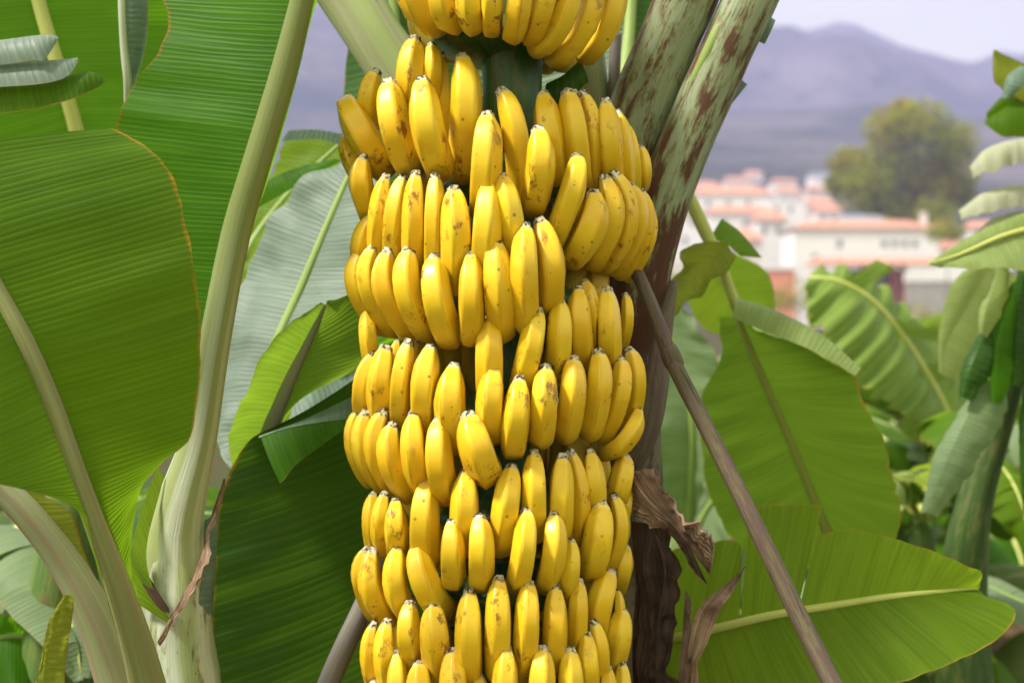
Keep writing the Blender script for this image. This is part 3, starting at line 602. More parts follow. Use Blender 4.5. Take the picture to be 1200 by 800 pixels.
dry([dict(mid=[(740, 610, 2.5), (745, 680, 2.5), (742, 760, 2.5), (745, 880, 2.52)], edge=[(775, 615, 2.46), (784, 690, 2.44), (788, 770, 2.44), (790, 880, 2.46)], ripple=.035, freq=14, n=50, m=30, bulge=.15, jag=.1, pleat=.006, folds=4),
     dict(mid=[(768, 625, 2.44), (778, 670, 2.42), (770, 740, 2.42), (766, 880, 2.44)], edge=[(790, 640, 2.46), (790, 690, 2.44), (786, 760, 2.44), (786, 880, 2.46)], ripple=.03, freq=20, n=40, m=8, jag=.1)], M_dry_dark, label='dark brown dead sheath hanging along the stem')
dry([dict(mid=[(876, 662, 2.5), (850, 685, 2.48), (822, 708, 2.46), (808, 750, 2.45), (796, 860, 2.46)], edge=[(874, 666, 2.5), (852, 700, 2.46), (834, 735, 2.44), (822, 775, 2.43), (812, 860, 2.44)], ripple=.014, freq=18, n=40, m=16, jag=.08, pleat=.003, folds=2),
     dict(mid=[(803, 690, 2.48), (800, 740, 2.47), (795, 790, 2.47), (792, 860, 2.48)], edge=[(812, 712, 2.46), (812, 745, 2.45), (808, 790, 2.45), (806, 860, 2.46)], ripple=.02, n=30, m=6, jag=.1)], M_dry, label='thin twisted dry strip')

# --- props: the two poles
def pole(path, label, mat, knots=()):
    r = empty('support_pole', Vector(P(path[-1][0], path[-1][1], path[-1][2])), label, 'support pole', 'poles propping the banana plant')
    tube('shaft', px3(path), mat, r, seg=18, n=60, wob=.05)
    for k in knots:
        tube('node', px3(k), mat, r, seg=18, n=8, wob=.1)
    return r
pole([(738, 300, 2.5, 7.5), (762, 355, 2.46, 8.5), (787, 420, 2.42, 9.5), (830, 505, 2.38, 9.8), (880, 605, 2.33, 10.5), (975, 800, 2.24, 11.5), (1180, 1210, 2.0, 12), (1334, 1528, 2.22-.42, 13)][:7]+[(1356, 1645, 2.14, 13)],
     'brown wooden pole leaning right of the bunch, crossing the torn green leaf', M_pole, [[(783, 406, 2.422, 9.6), (785, 412, 2.42, 11.5), (790, 424, 2.42, 11.8), (793, 431, 2.418, 9.8)]])
pole([(470, 600, 2.6, 11), (430, 700, 2.58, 12), (405, 755, 2.56, 12.5), (380, 812, 2.55, 13), (300, 1000, 2.5, 14), (80, 400+CZ/(K*2.45), 2.45, 15)],
     'smooth grey pole leaning at the lower left of the bunch before the dark leaf', M_pole_grey)

# --- right side plants
plE = empty('banana_plant', ground_at(740, 3.0), 'low banana plant whose torn bright green leaf points right behind the brown pole', 'banana plant')
midR1 = [(700, 775, 2.85, 9), (770, 753, 2.75, 6.5), (830, 739, 2.68, 6), (900, 722, 2.64, 5.5), (960, 712, 2.62, 5), (1050, 698, 2.6, 4), (1120, 691, 2.6, 3), (1146, 690, 2.6, 2)]
leaf(plE, [dict(mid=midR1[1:3]+[(866, 731, 2.66)], edge=[(778, 655, 2.78), (790, 643, 2.76), (828, 635, 2.74), (866, 636, 2.72), (869, 672, 2.69)], n=40, m=10, ripple=.01, jag=.01),
           dict(mid=[(868, 730, 2.66), (900, 722, 2.64), (934, 716, 2.63)], edge=[(876, 596, 2.72), (905, 591, 2.7), (940, 591, 2.68), (963, 593, 2.66)], n=30, m=10, ripple=.008, jag=.01),
           dict(mid=[(936, 715, 2.63)]+midR1[4:], edge=[(957, 627, 2.64), (1000, 620, 2.62), (1045, 630, 2.6), (1090, 645, 2.58), (1125, 658, 2.57), (1150, 671, 2.57), (1150, 686, 2.59)], n=60, m=12, ripple=.012, freq=12, jag=.008),
           dict(mid=midR1[1:], edge=[(770, 840, 2.62), (850, 850, 2.56), (940, 835, 2.52), (1020, 808, 2.5), (1085, 787, 2.5), (1140, 765, 2.51), (1178, 740, 2.53), (1190, 718, 2.55), (1172, 703, 2.57), (1150, 693, 2.6)], n=80, m=14, ripple=.012, freq=12, bulge=.03, jag=.008)],
     M_leaf_fresh, midR1, M_rib_yel, label='torn bright green leaf with yellow midrib and orange edge')
tube('pseudostem', px3([(690, 770, 2.88, 30), (705, 900, 2.92, 44), (740, 400+CZ/(K*3.0), 3.0, 60)]), M_stem_green, plE, seg=20, n=20)

plF = empty('banana_plant', ground_at(1010, 3.6), 'banana plant right of the brown pole with a wide backlit leaf and curled top', 'banana plant')
tube('pseudostem', px3([(985, 650, 3.5, 18), (1000, 760, 3.55, 26), (1010, 400+CZ/(K*3.6), 3.6, 55)]), M_stem_green, plF, seg=18, n=20)
midR2 = [(800, 212, 3.15, 5), (812, 240, 3.15, 8), (828, 275, 3.15, 8), (846, 312, 3.16, 6), (866, 370, 3.2, 6), (895, 440, 3.26, 6), (930, 520, 3.34, 6.5), (962, 598, 3.42, 8), (985, 655, 3.5, 12)]
leaf(plF, [dict(mid=midR2[4:], edge=[(880, 385, 3.1), (930, 400, 3.05), (985, 430, 3.02), (1018, 475, 3.02), (1038, 530, 3.06), (1052, 590, 3.12), (1046, 640, 3.25), (1000, 665, 3.48)], n=60, m=12, bulge=.05, ripple=.014, jag=.01),
           dict(mid=midR2[4:], edge=[(842, 372, 3.24), (845, 420, 3.26), (822, 462, 3.3), (822, 520, 3.34), (835, 590, 3.4), (880, 650, 3.45), (970, 670, 3.5)], n=60, m=12, bulge=.04, ripple=.014, jag=.02)],
     M_leaf_mid, midR2, M_rib_yel)
leaf(plF, [dict(mid=[(858, 372, 3.1), (900, 390, 3.04), (950, 410, 3.0), (1003, 440, 3.0)], edge=[(866, 350, 3.16), (905, 362, 3.12), (960, 392, 3.08), (1008, 432, 3.04)], bulge=.2, n=30)], M_leaf_lime, label='pale rolled fold along the leaf top')
mS = [(852, 284, 3.14), (838, 302, 3.12), (816, 322, 3.10), (800, 345, 3.08), (781, 364, 3.07)]
leaf(plF, [dict(mid=mS, edge=[(812, 286, 3.1), (797, 297, 3.1), (801, 313, 3.1), (786, 328, 3.09), (780, 346, 3.08), (771, 360, 3.07)], n=40, bulge=.2, jag=.06, ripple=.012), dict(mid=mS, edge=[(863, 300, 3.14), (851, 320, 3.11), (834, 327, 3.1), (824, 346, 3.09), (806, 352, 3.08), (793, 370, 3.07)], n=40, bulge=-.15, jag=.06, ripple=.012)],
     M_leaf_yel, label='yellow edged curled shred')
leaf(plF, [dict(mid=[(832, 280, 3.16), (850, 285, 3.16), (868, 300, 3.18)], edge=[(846, 256, 3.2), (868, 272, 3.2), (893, 302, 3.2)], n=20, bulge=.1)], M_leaf_mid)
midR3 = [(815, 290, 4.1, 3), (850, 330, 4.1, 5), (885, 385, 4.1, 6), (930, 480, 4.0, 8), (985, 650, 3.6, 12)]
leaf(plF, [dict(mid=midR3[:3], edge=[(860, 296, 4.1), (898, 318, 4.1), (908, 355, 4.1), (898, 392, 4.1)], n=30, bulge=.06), dict(mid=midR3[:3], edge=[(800, 300, 4.2), (805, 350, 4.2), (830, 388, 4.2), (885, 392, 4.1)], n=30, bulge=.06)], M_leaf_bright, midR3, M_rib_green)

plI = empty('banana_plant', ground_at(812, 4.4), 'banana plant with dull grey green leaves between the brown pole and the bunch', 'banana plant')
tube('pseudostem', px3([(800, 620, 4.3, 14), (806, 720, 4.35, 20), (812, 400+CZ/(K*4.4), 4.4, 40)]), M_stem_green, plI, seg=16, n=16)
for md, ea, eb, mt in (([(772, 350, 4.2), (795, 420, 4.2), (812, 500, 4.2), (805, 620, 4.3)], [(762, 360, 4.2), (742, 430, 4.2), (745, 510, 4.2), (795, 620, 4.3)], [(800, 360, 4.1), (842, 420, 4.05), (862, 500, 4.1), (812, 620, 4.3)], M_leaf_back),
                       ([(720, 420, 4.5), (760, 470, 4.5), (790, 540, 4.4), (802, 640, 4.3)], [(700, 440, 4.5), (710, 520, 4.5), (750, 590, 4.4), (795, 640, 4.3)], [(745, 400, 4.5), (800, 450, 4.5), (830, 540, 4.4), (808, 640, 4.3)], M_leaf),
                       ([(930, 560, 3.9), (880, 560, 4.0), (835, 590, 4.2), (806, 650, 4.3)], [(930, 545, 3.9), (880, 530, 4.0), (830, 560, 4.2), (804, 645, 4.3)], [(930, 575, 3.9), (890, 600, 3.9), (850, 635, 4.1), (810, 655, 4.3)], M_leaf_back)):
    leaf(plI, [dict(mid=md, edge=ea, bulge=.08, ripple=.02, n=40), dict(mid=md, edge=eb, bulge=.05, ripple=.02, n=40)], mt, [(*q_, w_) for q_, w_ in zip(md, (2, 4, 5, 8))], M_rib_green)
# generic arching banana leaf with tears
def arch_leaf(plant, base, az, el, length, width, droop, mat, ribmat, rng, tears=7, torn=.5, rr=.012):
    d = Vector((math.cos(az)*math.cos(el), math.sin(az)*math.cos(el), math.sin(el)))
    side = Vector((-math.sin(az), math.cos(az), 0)); n = 26; pts = []; p = Vector(base); step = length/(n-1); e = el
    for i in range(n):
        pts.append(p.copy()); t = i/(n-1)
        e = el-droop*t**1.6
        p = p+Vector((math.cos(az)*math.cos(e), math.sin(az)*math.cos(e), math.sin(e)))*step
    ds = []
    for sgn in (-1, 1):
        cuts = sorted([.12]+[rng.uniform(.15, .95) for _ in range(tears)]+[1.0])
        for a, bb in zip(cuts, cuts[1:]):
            if bb-a < .015: continue
            hang = rng.uniform(.15, .45)+(torn*rng.uniform(0, 1.2)); k = max(3, int((bb-a)*30)); V = []; F = []; U = []; m = 6
            for i in range(k+1):
                t = a+(bb-a)*(i/k)*.985
                f = t*(n-1); ii = min(n-2, int(f)); c0 = pts[ii].lerp(pts[ii+1], f-ii); al = (pts[ii+1]-pts[ii]).normalized()
                up = side.cross(al)*1.0
                if up.z < 0: up = -up
                w = width*.5*min(1, (t*4.2)**.7)*(1-max(0, (t-.45)/.55)**2.2*.92)
                for j in range(m+1):
                    u = j/m; an = -.35+hang*u*1.3
                    q = c0+side*sgn*w*u*math.cos(an)-up*w*u*math.sin(an)+al*w*.22*u
                    q += up*.012*noise.noise(Vector((t*22, u*2, sgn*4.0+rng.random()*.02+az)))
                    V.append(q); U.append((u, t*length))
            for i in range(k):
                for j in range(m):
                    x = i*(m+1)+j; F.append((x, x+1, x+m+2, x+m+1))
            ds.append((V, F, U))
    V, F, U = join(ds)
    o = mk('leaf', V, F, mat, plant, U)
    tube('midrib', [(*q, rr*(1-.8*i/(n-1))) for i, q in enumerate(pts)][::3]+[(*pts[-1], rr*.15)], ribmat, o, seg=8, n=20)
    return o
def banana_plant(x, Y, h, lab, seed, leaves=8, length=1.7, width=.5, mats=None, r=.08, azs=None, torn=.5, tears=7):
    rng = random.Random(seed); root = empty('banana_plant', (x, Y, height(x, Y)), lab, 'banana plant'); z0 = height(x, Y)
    tube('pseudostem', [(x, Y, z0, r*1.2), (x+.02, Y, z0+h*.5, r), (x+.03, Y, z0+h, r*.55)], rng.choice([M_stem_green, M_stem_clean]), root, seg=14, n=16, wob=.1)
    for i in range(leaves):
        az = azs[i] if azs else 2*math.pi*i/leaves+rng.uniform(-.3, .3)
        arch_leaf(root, Vector((x+.03, Y, z0+h-.1*rng.random())), az, R(rng.uniform(25, 65)), length*rng.uniform(.8, 1.1), width*rng.uniform(.85, 1.1), R(rng.uniform(70, 150)),
                  rng.choice(mats or [M_leaf, M_leaf_mid, M_leaf_dark]), rng.choice([M_rib_green, M_rib_yel]), rng, torn=torn, tears=tears)
    return root

# --- plant with shredded leaf beyond, and the plant at the right edge
plH = empty('banana_plant', ground_at(1120, 5.4), 'banana plant with one shredded drooping leaf before the white house', 'banana plant')
tube('pseudostem', px3([(1140, 560, 5.3, 14), (1130, 660, 5.35, 20), (1120, 400+CZ/(K*5.4), 5.4, 36)]), M_stem_green, plH, seg=16, n=16)
ribH = [(948, 325, 5.0, 2), (985, 330, 5.0, 3), (1025, 355, 5.02, 3.5), (1062, 400, 5.06, 4), (1095, 455, 5.12, 5), (1120, 510, 5.2, 6), (1140, 570, 5.3, 9)]
rngH = random.Random(3); hs = []
RH = catmull(px3(ribH), 61)
dsH = [loft_data([q[:3] for q in RH], px3([(940, 338, 4.95), (948, 372, 4.85), (968, 410, 4.8), (1000, 440, 4.8), (1035, 468, 4.85), (1075, 500, 4.95), (1105, 540, 5.1), (1132, 580, 5.25)]), n=110, m=10, bulge=.12, jag=.16, vpleat=.030, vlen=.085, seed=4),
       loft_data([q[:3] for q in RH[:52]], px3([(955, 315, 5.1), (1000, 318, 5.15), (1045, 345, 5.2), (1085, 392, 5.25), (1125, 450, 5.3), (1140, 500, 5.3)]), n=90, m=8, bulge=.1, jag=.2, vpleat=.026, vlen=.09, seed=5)]
for i in range(4, 58, 9):
    L = rngH.uniform(.18, .34)*(1 if i > 8 else .7); dirv = Vector((rngH.uniform(-.35, .1), rngH.uniform(-.25, .1), -1)).normalized()
    a = [RH[i], RH[i+1], RH[i+2], RH[i+3]]
    e = [tuple(Vector(q[:3])+dirv*L*rngH.uniform(.9, 1.05)+Vector((.02*k-.02, 0, 0))) for k, q in enumerate(a)]
    dsH.append(loft_data([q[:3] for q in a], e, n=8, m=7, bulge=rngH.uniform(.05, .2), ripple=.015, seed=i))
for i in range(6, 56, 12):
    L = rngH.uniform(.10, .2); dirv = Vector((rngH.uniform(.3, .8), rngH.uniform(-.3, .3), rngH.uniform(-.3, .5))).normalized()
    a = [RH[i], RH[i+2], RH[i+4]]
    e = [tuple(Vector(q[:3])+dirv*L) for q in a]
    dsH.append(loft_data([q[:3] for q in a], e, n=8, m=6, bulge=.1, ripple=.015, seed=i+100))
V, F, U = join(dsH); oH = mk('leaf', V, F, M_leaf_shred, plH, U, label='shredded drooping leaf in hanging strips')
tube('midrib', px3(ribH), M_rib_yel, oH, seg=10, n=26)
rng = random.Random(11)
for az, el, ln in ((2.6, 40, 1.2), (3.6, 30, 1.3), (4.4, 45, 1.1), (1.2, 55, 1.2), (0.2, 50, 1.2), (5.3, 30, 1.0)):
    arch_leaf(plH, P(1140, 570, 5.3), az, R(el), ln, .4, R(110), M_leaf_mid, M_rib_green, rng, torn=.6)
plK = empty('banana_plant', ground_at(1085, 4.9), 'wind shredded pale banana plant in front of the shredded drooping leaf', 'banana plant')
tube('pseudostem', px3([(1080, 610, 4.85, 14), (1082, 720, 4.88, 20), (1085, 400+CZ/(K*4.9), 4.9, 40)]), M_stem_green, plK, seg=16, n=16)
for i in range(12):
    arch_leaf(plK, P(1080, 612+rng.uniform(-8, 8), 4.85), 2.2+i*.52+rng.uniform(-.2, .2), R(rng.uniform(30, 62)), rng.uniform(.75, 1.0), .34, R(rng.uniform(110, 150)), (M_leaf_lime, M_leaf_bright, M_leaf_back, M_leaf_mid)[i % 4], M_rib_yel, rng, torn=1.0, tears=16)
plJ = empty('banana_plant', ground_at(-30, 3.4), 'banana plant at the bottom left corner with pale and bright leaves under the olive leaf', 'banana plant')
tube('pseudostem', px3([(-40, 800, 3.3, 20), (-36, 900, 3.35, 26), (-30, 400+CZ/(K*3.4), 3.4, 44)]), M_stem_green, plJ, seg=16, n=14)
for md, ea, eb, mt in (([(-60, 800, 3.1), (-20, 755, 3.05), (25, 745, 3.05), (52, 775, 3.1)], [(-60, 740, 3.1), (-20, 720, 3.05), (25, 722, 3.02), (54, 750, 3.08)], [(-50, 860, 3.1), (0, 830, 3.0), (30, 815, 3.0), (50, 800, 3.08)], M_leaf),
                       ([(-60, 740, 3.25), (-10, 712, 3.25), (40, 708, 3.25), (85, 730, 3.25)], [(-60, 710, 3.25), (-10, 694, 3.25), (45, 692, 3.25), (90, 722, 3.25)], [(-60, 770, 3.2), (0, 740, 3.2), (45, 736, 3.2), (84, 745, 3.24)], M_leaf_pale),
                       ([(-50, 780, 3.5), (0, 690, 3.55), (40, 655, 3.6), (110, 650, 3.6)], [(-60, 700, 3.5), (-20, 620, 3.55), (30, 590, 3.6), (105, 620, 3.6)], [(-20, 790, 3.4), (40, 740, 3.45), (80, 710, 3.5), (120, 680, 3.55)], M_leaf_back),
                       ([(-50, 790, 3.6), (40, 800, 3.5), (110, 770, 3.45), (150, 790, 3.4)], [(-40, 750, 3.65), (50, 745, 3.55), (110, 725, 3.5), (160, 770, 3.4)], [(-40, 860, 3.5), (50, 870, 3.4), (110, 850, 3.35), (150, 820, 3.38)], M_leaf_dark)):
    leaf(plJ, [dict(mid=md, edge=ea, bulge=.08, ripple=.02, n=40), dict(mid=md, edge=eb, bulge=.05, ripple=.02, n=40)], mt, [(*q_, w_) for q_, w_ in zip(md, (8, 5, 4, 2))], M_rib_green)

plG = empty('banana_plant', ground_at(1150, 3.7), 'banana plant at the right edge with a dark green stem and wind-torn leaves', 'banana plant')
tube('pseudostem', px3([(1225, 290, 3.55, 10), (1200, 400, 3.56, 12), (1172, 490, 3.58, 16), (1148, 570, 3.6, 20), (1132, 650, 3.62, 25), (1130, 780, 3.66, 32), (1150, 400+CZ/(K*3.7), 3.7, 60)]), M_stem_dark, plG, seg=20, n=34, wob=.12)
G = lambda halves, mat, rib=None, ribmat=None, **kw: leaf(plG, halves, mat, rib, ribmat, **kw)
G([dict(mid=[(1290, 260, 3.5), (1240, 262, 3.45), (1180, 275, 3.4), (1125, 298, 3.38), (1088, 309, 3.36)], edge=[(1290, 225, 3.5), (1230, 240, 3.45), (1185, 255, 3.42), (1140, 275, 3.4), (1090, 306, 3.37)], bulge=.1, n=40),
   dict(mid=[(1290, 260, 3.5), (1240, 262, 3.45), (1180, 275, 3.4), (1125, 298, 3.38), (1088, 309, 3.36)], edge=[(1290, 340, 3.5), (1240, 325, 3.4), (1190, 316, 3.36), (1140, 314, 3.35), (1090, 311, 3.36)], bulge=.05, n=40, ripple=.01)],
  M_leaf_lime, [(1290, 260, 3.49, 4), (1240, 262, 3.44, 4), (1180, 275, 3.39, 3), (1125, 298, 3.37, 2), (1088, 309, 3.35, 1)], M_rib_yel, label='yellow green leaf pointing left')
for (a, b_, c_, d_, w) in (((1225, 160), (1185, 165), (1155, 175), (1136, 196), 15), ((1225, 222), (1190, 218), (1155, 225), (1123, 247), 13), ((1225, 252), (1195, 250), (1165, 257), (1140, 275), 9)):
    G([dict(mid=[(*a, 4.0), (*b_, 3.95), (*c_, 3.92), (*d_, 3.9)], edge=[(a[0], a[1]+w*1.6, 3.9), (b_[0], b_[1]+w*1.9, 3.86), (c_[0]+4, c_[1]+w*1.8, 3.85), (d_[0]+4, d_[1]+w*.95, 3.88)], bulge=.25, n=30, jag=.05, ripple=.012, freq=30)], M_leaf_cream, label='pale arching leaf strip')
G([dict(mid=[(1235, 95, 3.6), (1200, 110, 3.58), (1178, 125, 3.56), (1155, 140, 3.55)], edge=[(1235, 165, 3.55), (1200, 160, 3.53), (1175, 160, 3.52), (1154, 145, 3.54)], bulge=.2, n=24, jag=.03),
   dict(mid=[(1235, 95, 3.6), (1200, 110, 3.58), (1178, 125, 3.56), (1155, 140, 3.55)], edge=[(1235, 70, 3.6), (1205, 95, 3.6), (1180, 108, 3.58), (1156, 132, 3.55)], bulge=.2, n=24)], M_leaf_olive, label='torn green leaf end at the upper right')
G([dict(mid=[(1240, 100, 3.57), (1205, 92, 3.56), (1180, 78, 3.56), (1164, 60, 3.55)], edge=[(1240, 70, 3.6), (1215, 78, 3.57), (1185, 68, 3.56), (1166, 58, 3.55)], n=24, jag=.08),
   dict(mid=[(1240, 100, 3.57), (1205, 92, 3.56), (1180, 78, 3.56), (1164, 60, 3.55)], edge=[(1240, 125, 3.54), (1200, 118, 3.53), (1168, 100, 3.53), (1163, 66, 3.55)], n=24, jag=.08, bulge=.1)], M_leaf_yel)
G([dict(mid=[(1195, 78, 3.5), (1180, 90, 3.48), (1174, 115, 3.48)], edge=[(1215, 85, 3.5), (1200, 100, 3.46), (1182, 117, 3.47)], n=16, bulge=.2)], M_leaf_grey)
G([dict(mid=[(1160, 305, 3.75), (1140, 345, 3.75), (1110, 400, 3.75), (1105, 440, 3.75)], edge=[(1200, 330, 3.8), (1180, 390, 3.8), (1160, 430, 3.8), (1125, 448, 3.78)], bulge=.1, n=30),
   dict(mid=[(1160, 305, 3.75), (1140, 345, 3.75), (1110, 400, 3.75), (1105, 440, 3.75)], edge=[(1128, 318, 3.75), (1112, 340, 3.75), (1100, 390, 3.75), (1100, 435, 3.75)], bulge=.1, n=30)], M_leaf_lime, label='pale drooping leaf')
for (x0, y0, x1, y1, w, mt) in ((1150, 380, 1128, 465, 22, M_leaf_dark), (1178, 340, 1165, 470, 20, M_leaf), (1200, 300, 1188, 450, 16, M_leaf_dark), (1140, 455, 1085, 600, 30, M_leaf_back), (1165, 315, 1150, 390, 14, M_leaf_lime), (1215, 420, 1205, 600, 26, M_leaf_dark)):
    G([dict(mid=[(x0+w*.5, y0-10, 3.5), (x0, y0+20, 3.46), ((x0+x1)/2-2, (y0+y1)/2+10, 3.44), (x1, y1, 3.44)], edge=[(x0+w*1.3, y0, 3.52), (x0+w*1.3, y0+30, 3.48), ((x0+x1)/2+w*1.2, (y0+y1)/2+10, 3.46), (x1+w*.45, y1+6, 3.45)], bulge=.15, n=40, jag=.10, ripple=.008, freq=14),
       dict(mid=[(x0+w*.5, y0-10, 3.5), (x0, y0+20, 3.46), ((x0+x1)/2-2, (y0+y1)/2+10, 3.44), (x1, y1, 3.44)], edge=[(x0+w*.3, y0-6, 3.5), (x0-w*.6, y0+30, 3.5), ((x0+x1)/2-w*.6, (y0+y1)/2+10, 3.48), (x1-w*.2, y1+2, 3.45)], bulge=.15, n=40, jag=.10, ripple=.006, freq=14)], mt)

# --- fill plants between and behind
fills = [((-1.55), 3.9, .9, 'small green banana plant low at the left edge behind the olive leaf', 21, 7, 1.3, .42),
         (.35, 4.3, .55, 'broad leaved banana plant behind the bunch and the brown pole', 22, 8, 1.5, .5),
         (1.05, 4.9, .3, 'low banana plant with dark leaves under the torn leaf', 23, 8, 1.4, .45),
         (1.75, 4.6, .2, 'low dark banana plant at the bottom right corner', 24, 8, 1.3, .45),
         (2.2, 6.0, .45, 'leafy banana plant behind the right edge plant', 25, 8, 1.5, .45),
         (1.5, 7.2, .5, 'banana plant further back under the shredded leaf', 26, 8, 1.5, .45),
         (.9, 8.5, .7, 'banana plant in the distance left of the shredded leaf', 27, 8, 1.5, .45),
         (2.6, 9.0, .7, 'distant banana plant right of the shredded leaf', 28, 8, 1.5, .45),
         (-.75, 5.5, 1.5, 'banana plant far behind the silvery leaf left of the bunch', 29, 7, 1.5, .45)]
for (x, Y, h, lab, sd_, nl, ln, wd) in fills:
    banana_plant(x, Y, h, lab, sd_, nl, ln, wd, mats=[M_leaf_mid, M_leaf_lime, M_leaf_back, M_leaf, M_leaf_dark], torn=.35)

# --- the blurred grove between the near plants and the town
rg = random.Random(77); grove = []
def copy_tree(o, parent=None):
    c_ = o.copy(); C.objects.link(c_)
    if parent: c_.parent = parent
    for ch in list(o.children): copy_tree(ch, c_)
    return c_
for i in range(4):
    r_ = banana_plant(0, 10+i, 1.0, 'pale green banana plant in the blurred grove below the houses', 300+i, 8, 1.35, .42, mats=[M_leaf_lime, M_leaf_mid, M_leaf_back, M_leaf_bright], torn=.9, tears=12)
    r_['group'] = 'banana plants of the grove below the houses'; grove.append(r_)
spots = [((px-600)*K*y, y) for px, y in ((850, 9.5), (960, 10.5), (1045, 11.5), (1110, 10), (870, 18), (1040, 22), (905, 26), (1070, 32), (940, 38))]
for i, (x, y) in enumerate(spots):
    r_ = grove[i] if i < 4 else copy_tree(grove[i % 4])
    k_ = rg.uniform(.9, 1.15)*(1 if y < 20 else 1.25)
    r_.location = (x, y, height(x, y)-.02); r_.scale = (k_, k_, k_)
# ------------------------------------------------------------------ background tree
M_foliage = []
for nm_, a_, b_, t_ in (('foliage_olive', (.24, .27, .018), (.36, .38, .035), (.46, .52, .05)), ('foliage_rust', (.42, .28, .04), (.52, .36, .07), (.5, .36, .07)), ('foliage_deep', (.10, .12, .02), (.16, .18, .03), (.2, .24, .05))):
    b = NB(nm_); c = b.mix(b.ramp(b.noise(b.obj(), .8, 3), .35, .65), a_, b_)
    M_foliage.append(b.done(b.n('ShaderNodeMixShader', {0: .35, 1: b.pbr(c, .6, .2), 2: b.n('ShaderNodeBsdfTranslucent', {'Color': (*t_, 1)}).outputs[0]}).outputs[0]))
def broad_tree(px, Y, py_base, clumps, label, seed, leaf_size=.22, per=260, name='broadleaf_tree', trunk_r=.28, group=None):
    rng = random.Random(seed); base = P(px, py_base, Y); base.z = height(base.x, Y)-.05
    root = empty(name, base, label, 'tree' if name.endswith('tree') else 'shrub', group)
    ds = []; cs = []
    for (cx, cy_, r_) in clumps: cs.append((P(cx, cy_, Y)+Vector((0, rng.uniform(-1, 1)*r_*K*Y, 0)), r_*K*Y))
    fork = base.lerp(P(px, min(c_[1] for c_ in clumps)*.35+py_base*.65, Y), .7)
    ds.append(tube_data([(*base, trunk_r*1.3), (*base.lerp(fork, .5), trunk_r), (*fork, trunk_r*.8)], seg=10, n=8))
    for c_, r_ in cs: ds.append(tube_data([(*fork, trunk_r*.5), (*fork.lerp(c_, .5), trunk_r*.3), (*c_, trunk_r*.1)], seg=6, n=6))
    V, F, U = join(ds); mk('trunk', V, F, M_bark, root, U)
    V, F, MI = [], [], []
    for ci, (c_, r_) in enumerate(cs):
        for _ in range(per):
            d = Vector((rng.gauss(0, 1), rng.gauss(0, 1), rng.gauss(0, 1))).normalized()*r_*rng.random()**.4*rng.uniform(.8, 1.12)
            q = c_+Vector((d.x, d.y, d.z*.85)); s = leaf_size*rng.uniform(.6, 1.3)
            a1 = Vector((rng.gauss(0, 1), rng.gauss(0, 1), rng.gauss(0, 1))).normalized(); a2 = a1.cross(Vector((rng.gauss(0, 1), rng.gauss(0, 1), rng.gauss(0, 1)))).normalized()
            bi = len(V); V += [q-a1*s, q+a2*s*.45, q+a1*s, q-a2*s*.45]; F.append((bi, bi+1, bi+2, bi+3))
            MI.append(1 if rng.random() < (.34 if ci % 3 == 0 else .08) else (2 if rng.random() < .3 else 0))
    o = mk('crown', V, F, M_foliage, root, None, False); o.data.polygons.foreach_set('material_index', MI)
    return root
rt = random.Random(5)
cl = [(1042, 152, 34), (1075, 150, 38), (1108, 170, 34), (1000, 190, 26), (1030, 195, 38), (1075, 195, 42), (1115, 205, 34), (1010, 222, 34), (1050, 232, 40), (1095, 232, 38), (1125, 225, 24), (985, 215, 18), (1062, 130, 20), (1035, 255, 26), (1085, 258, 30)]
broad_tree(1065, 240, 318, cl, 'large olive and rust coloured tree standing behind the long white house', 41, .50, 1100, trunk_r=.6)
for i, (px, py, r_, Y, lab) in enumerate([(1075, 372, 22, 150, 'rounded green shrub below the grey garden wall'), (935, 345, 26, 140, 'olive bush left of the red pillared house'), (1110, 268, 20, 160, 'dark bush right of the white chimney'),
                                         (800, 325, 26, 150, 'small rust coloured bush below the salmon roofs')]):
    broad_tree(px, Y, py+r_, [(px, py, r_), (px-r_*.8, py+r_*.3, r_*.7), (px+r_*.8, py+r_*.25, r_*.7)], lab, 60+i, .22, 240, name='garden_shrub', trunk_r=.08)

# ------------------------------------------------------------------ houses
M_white = flat_mat('white_render', (.80, .76, .78), (.86, .82, .84), .6)
M_cream = flat_mat('cream_render', (.66, .56, .54), (.76, .66, .64), .5)
M_greyw = flat_mat('grey_stone', (.32, .29, .28), (.42, .39, .38), 1.5)
M_red = flat_mat('red_paint', (.45, .06, .05), (.52, .09, .07), 1.0)
M_salmon = flat_mat('salmon_paint', (.70, .26, .19), (.76, .33, .25), .6)
b = NB('clay_tiles'); o_ = b.obj(); s_ = b.n('ShaderNodeSeparateXYZ', {0: o_})
w_ = b.ramp(b.math('SINE', b.math('MULTIPLY', s_.outputs[0], 21.0)), -1, 1)
M_tile = b.done(b.pbr(b.mix(b.ramp(b.noise(o_, 1.2, 4), .35, .65), (.50, .22, .16), (.64, .36, .28)), .8, .15, b.bump(w_, .8, .06)))
M_slate = flat_mat('blue_grey_roof', (.24, .25, .30), (.32, .33, .38), .8)
b = NB('window_glass'); M_glass = b.done(b.pbr((.03, .04, .055), .08, .6))
def box(x0, x1, y0, y1, z0, z1):
    V = [Vector(p) for p in ((x0, y0, z0), (x1, y0, z0), (x1, y1, z0), (x0, y1, z0), (x0, y0, z1), (x1, y0, z1), (x1, y1, z1), (x0, y1, z1))]
    F = [(0, 3, 2, 1), (4, 5, 6, 7), (0, 1, 5, 4), (1, 2, 6, 5), (2, 3, 7, 6), (3, 0, 4, 7)]
    return V, F, [(0, 0)]*8
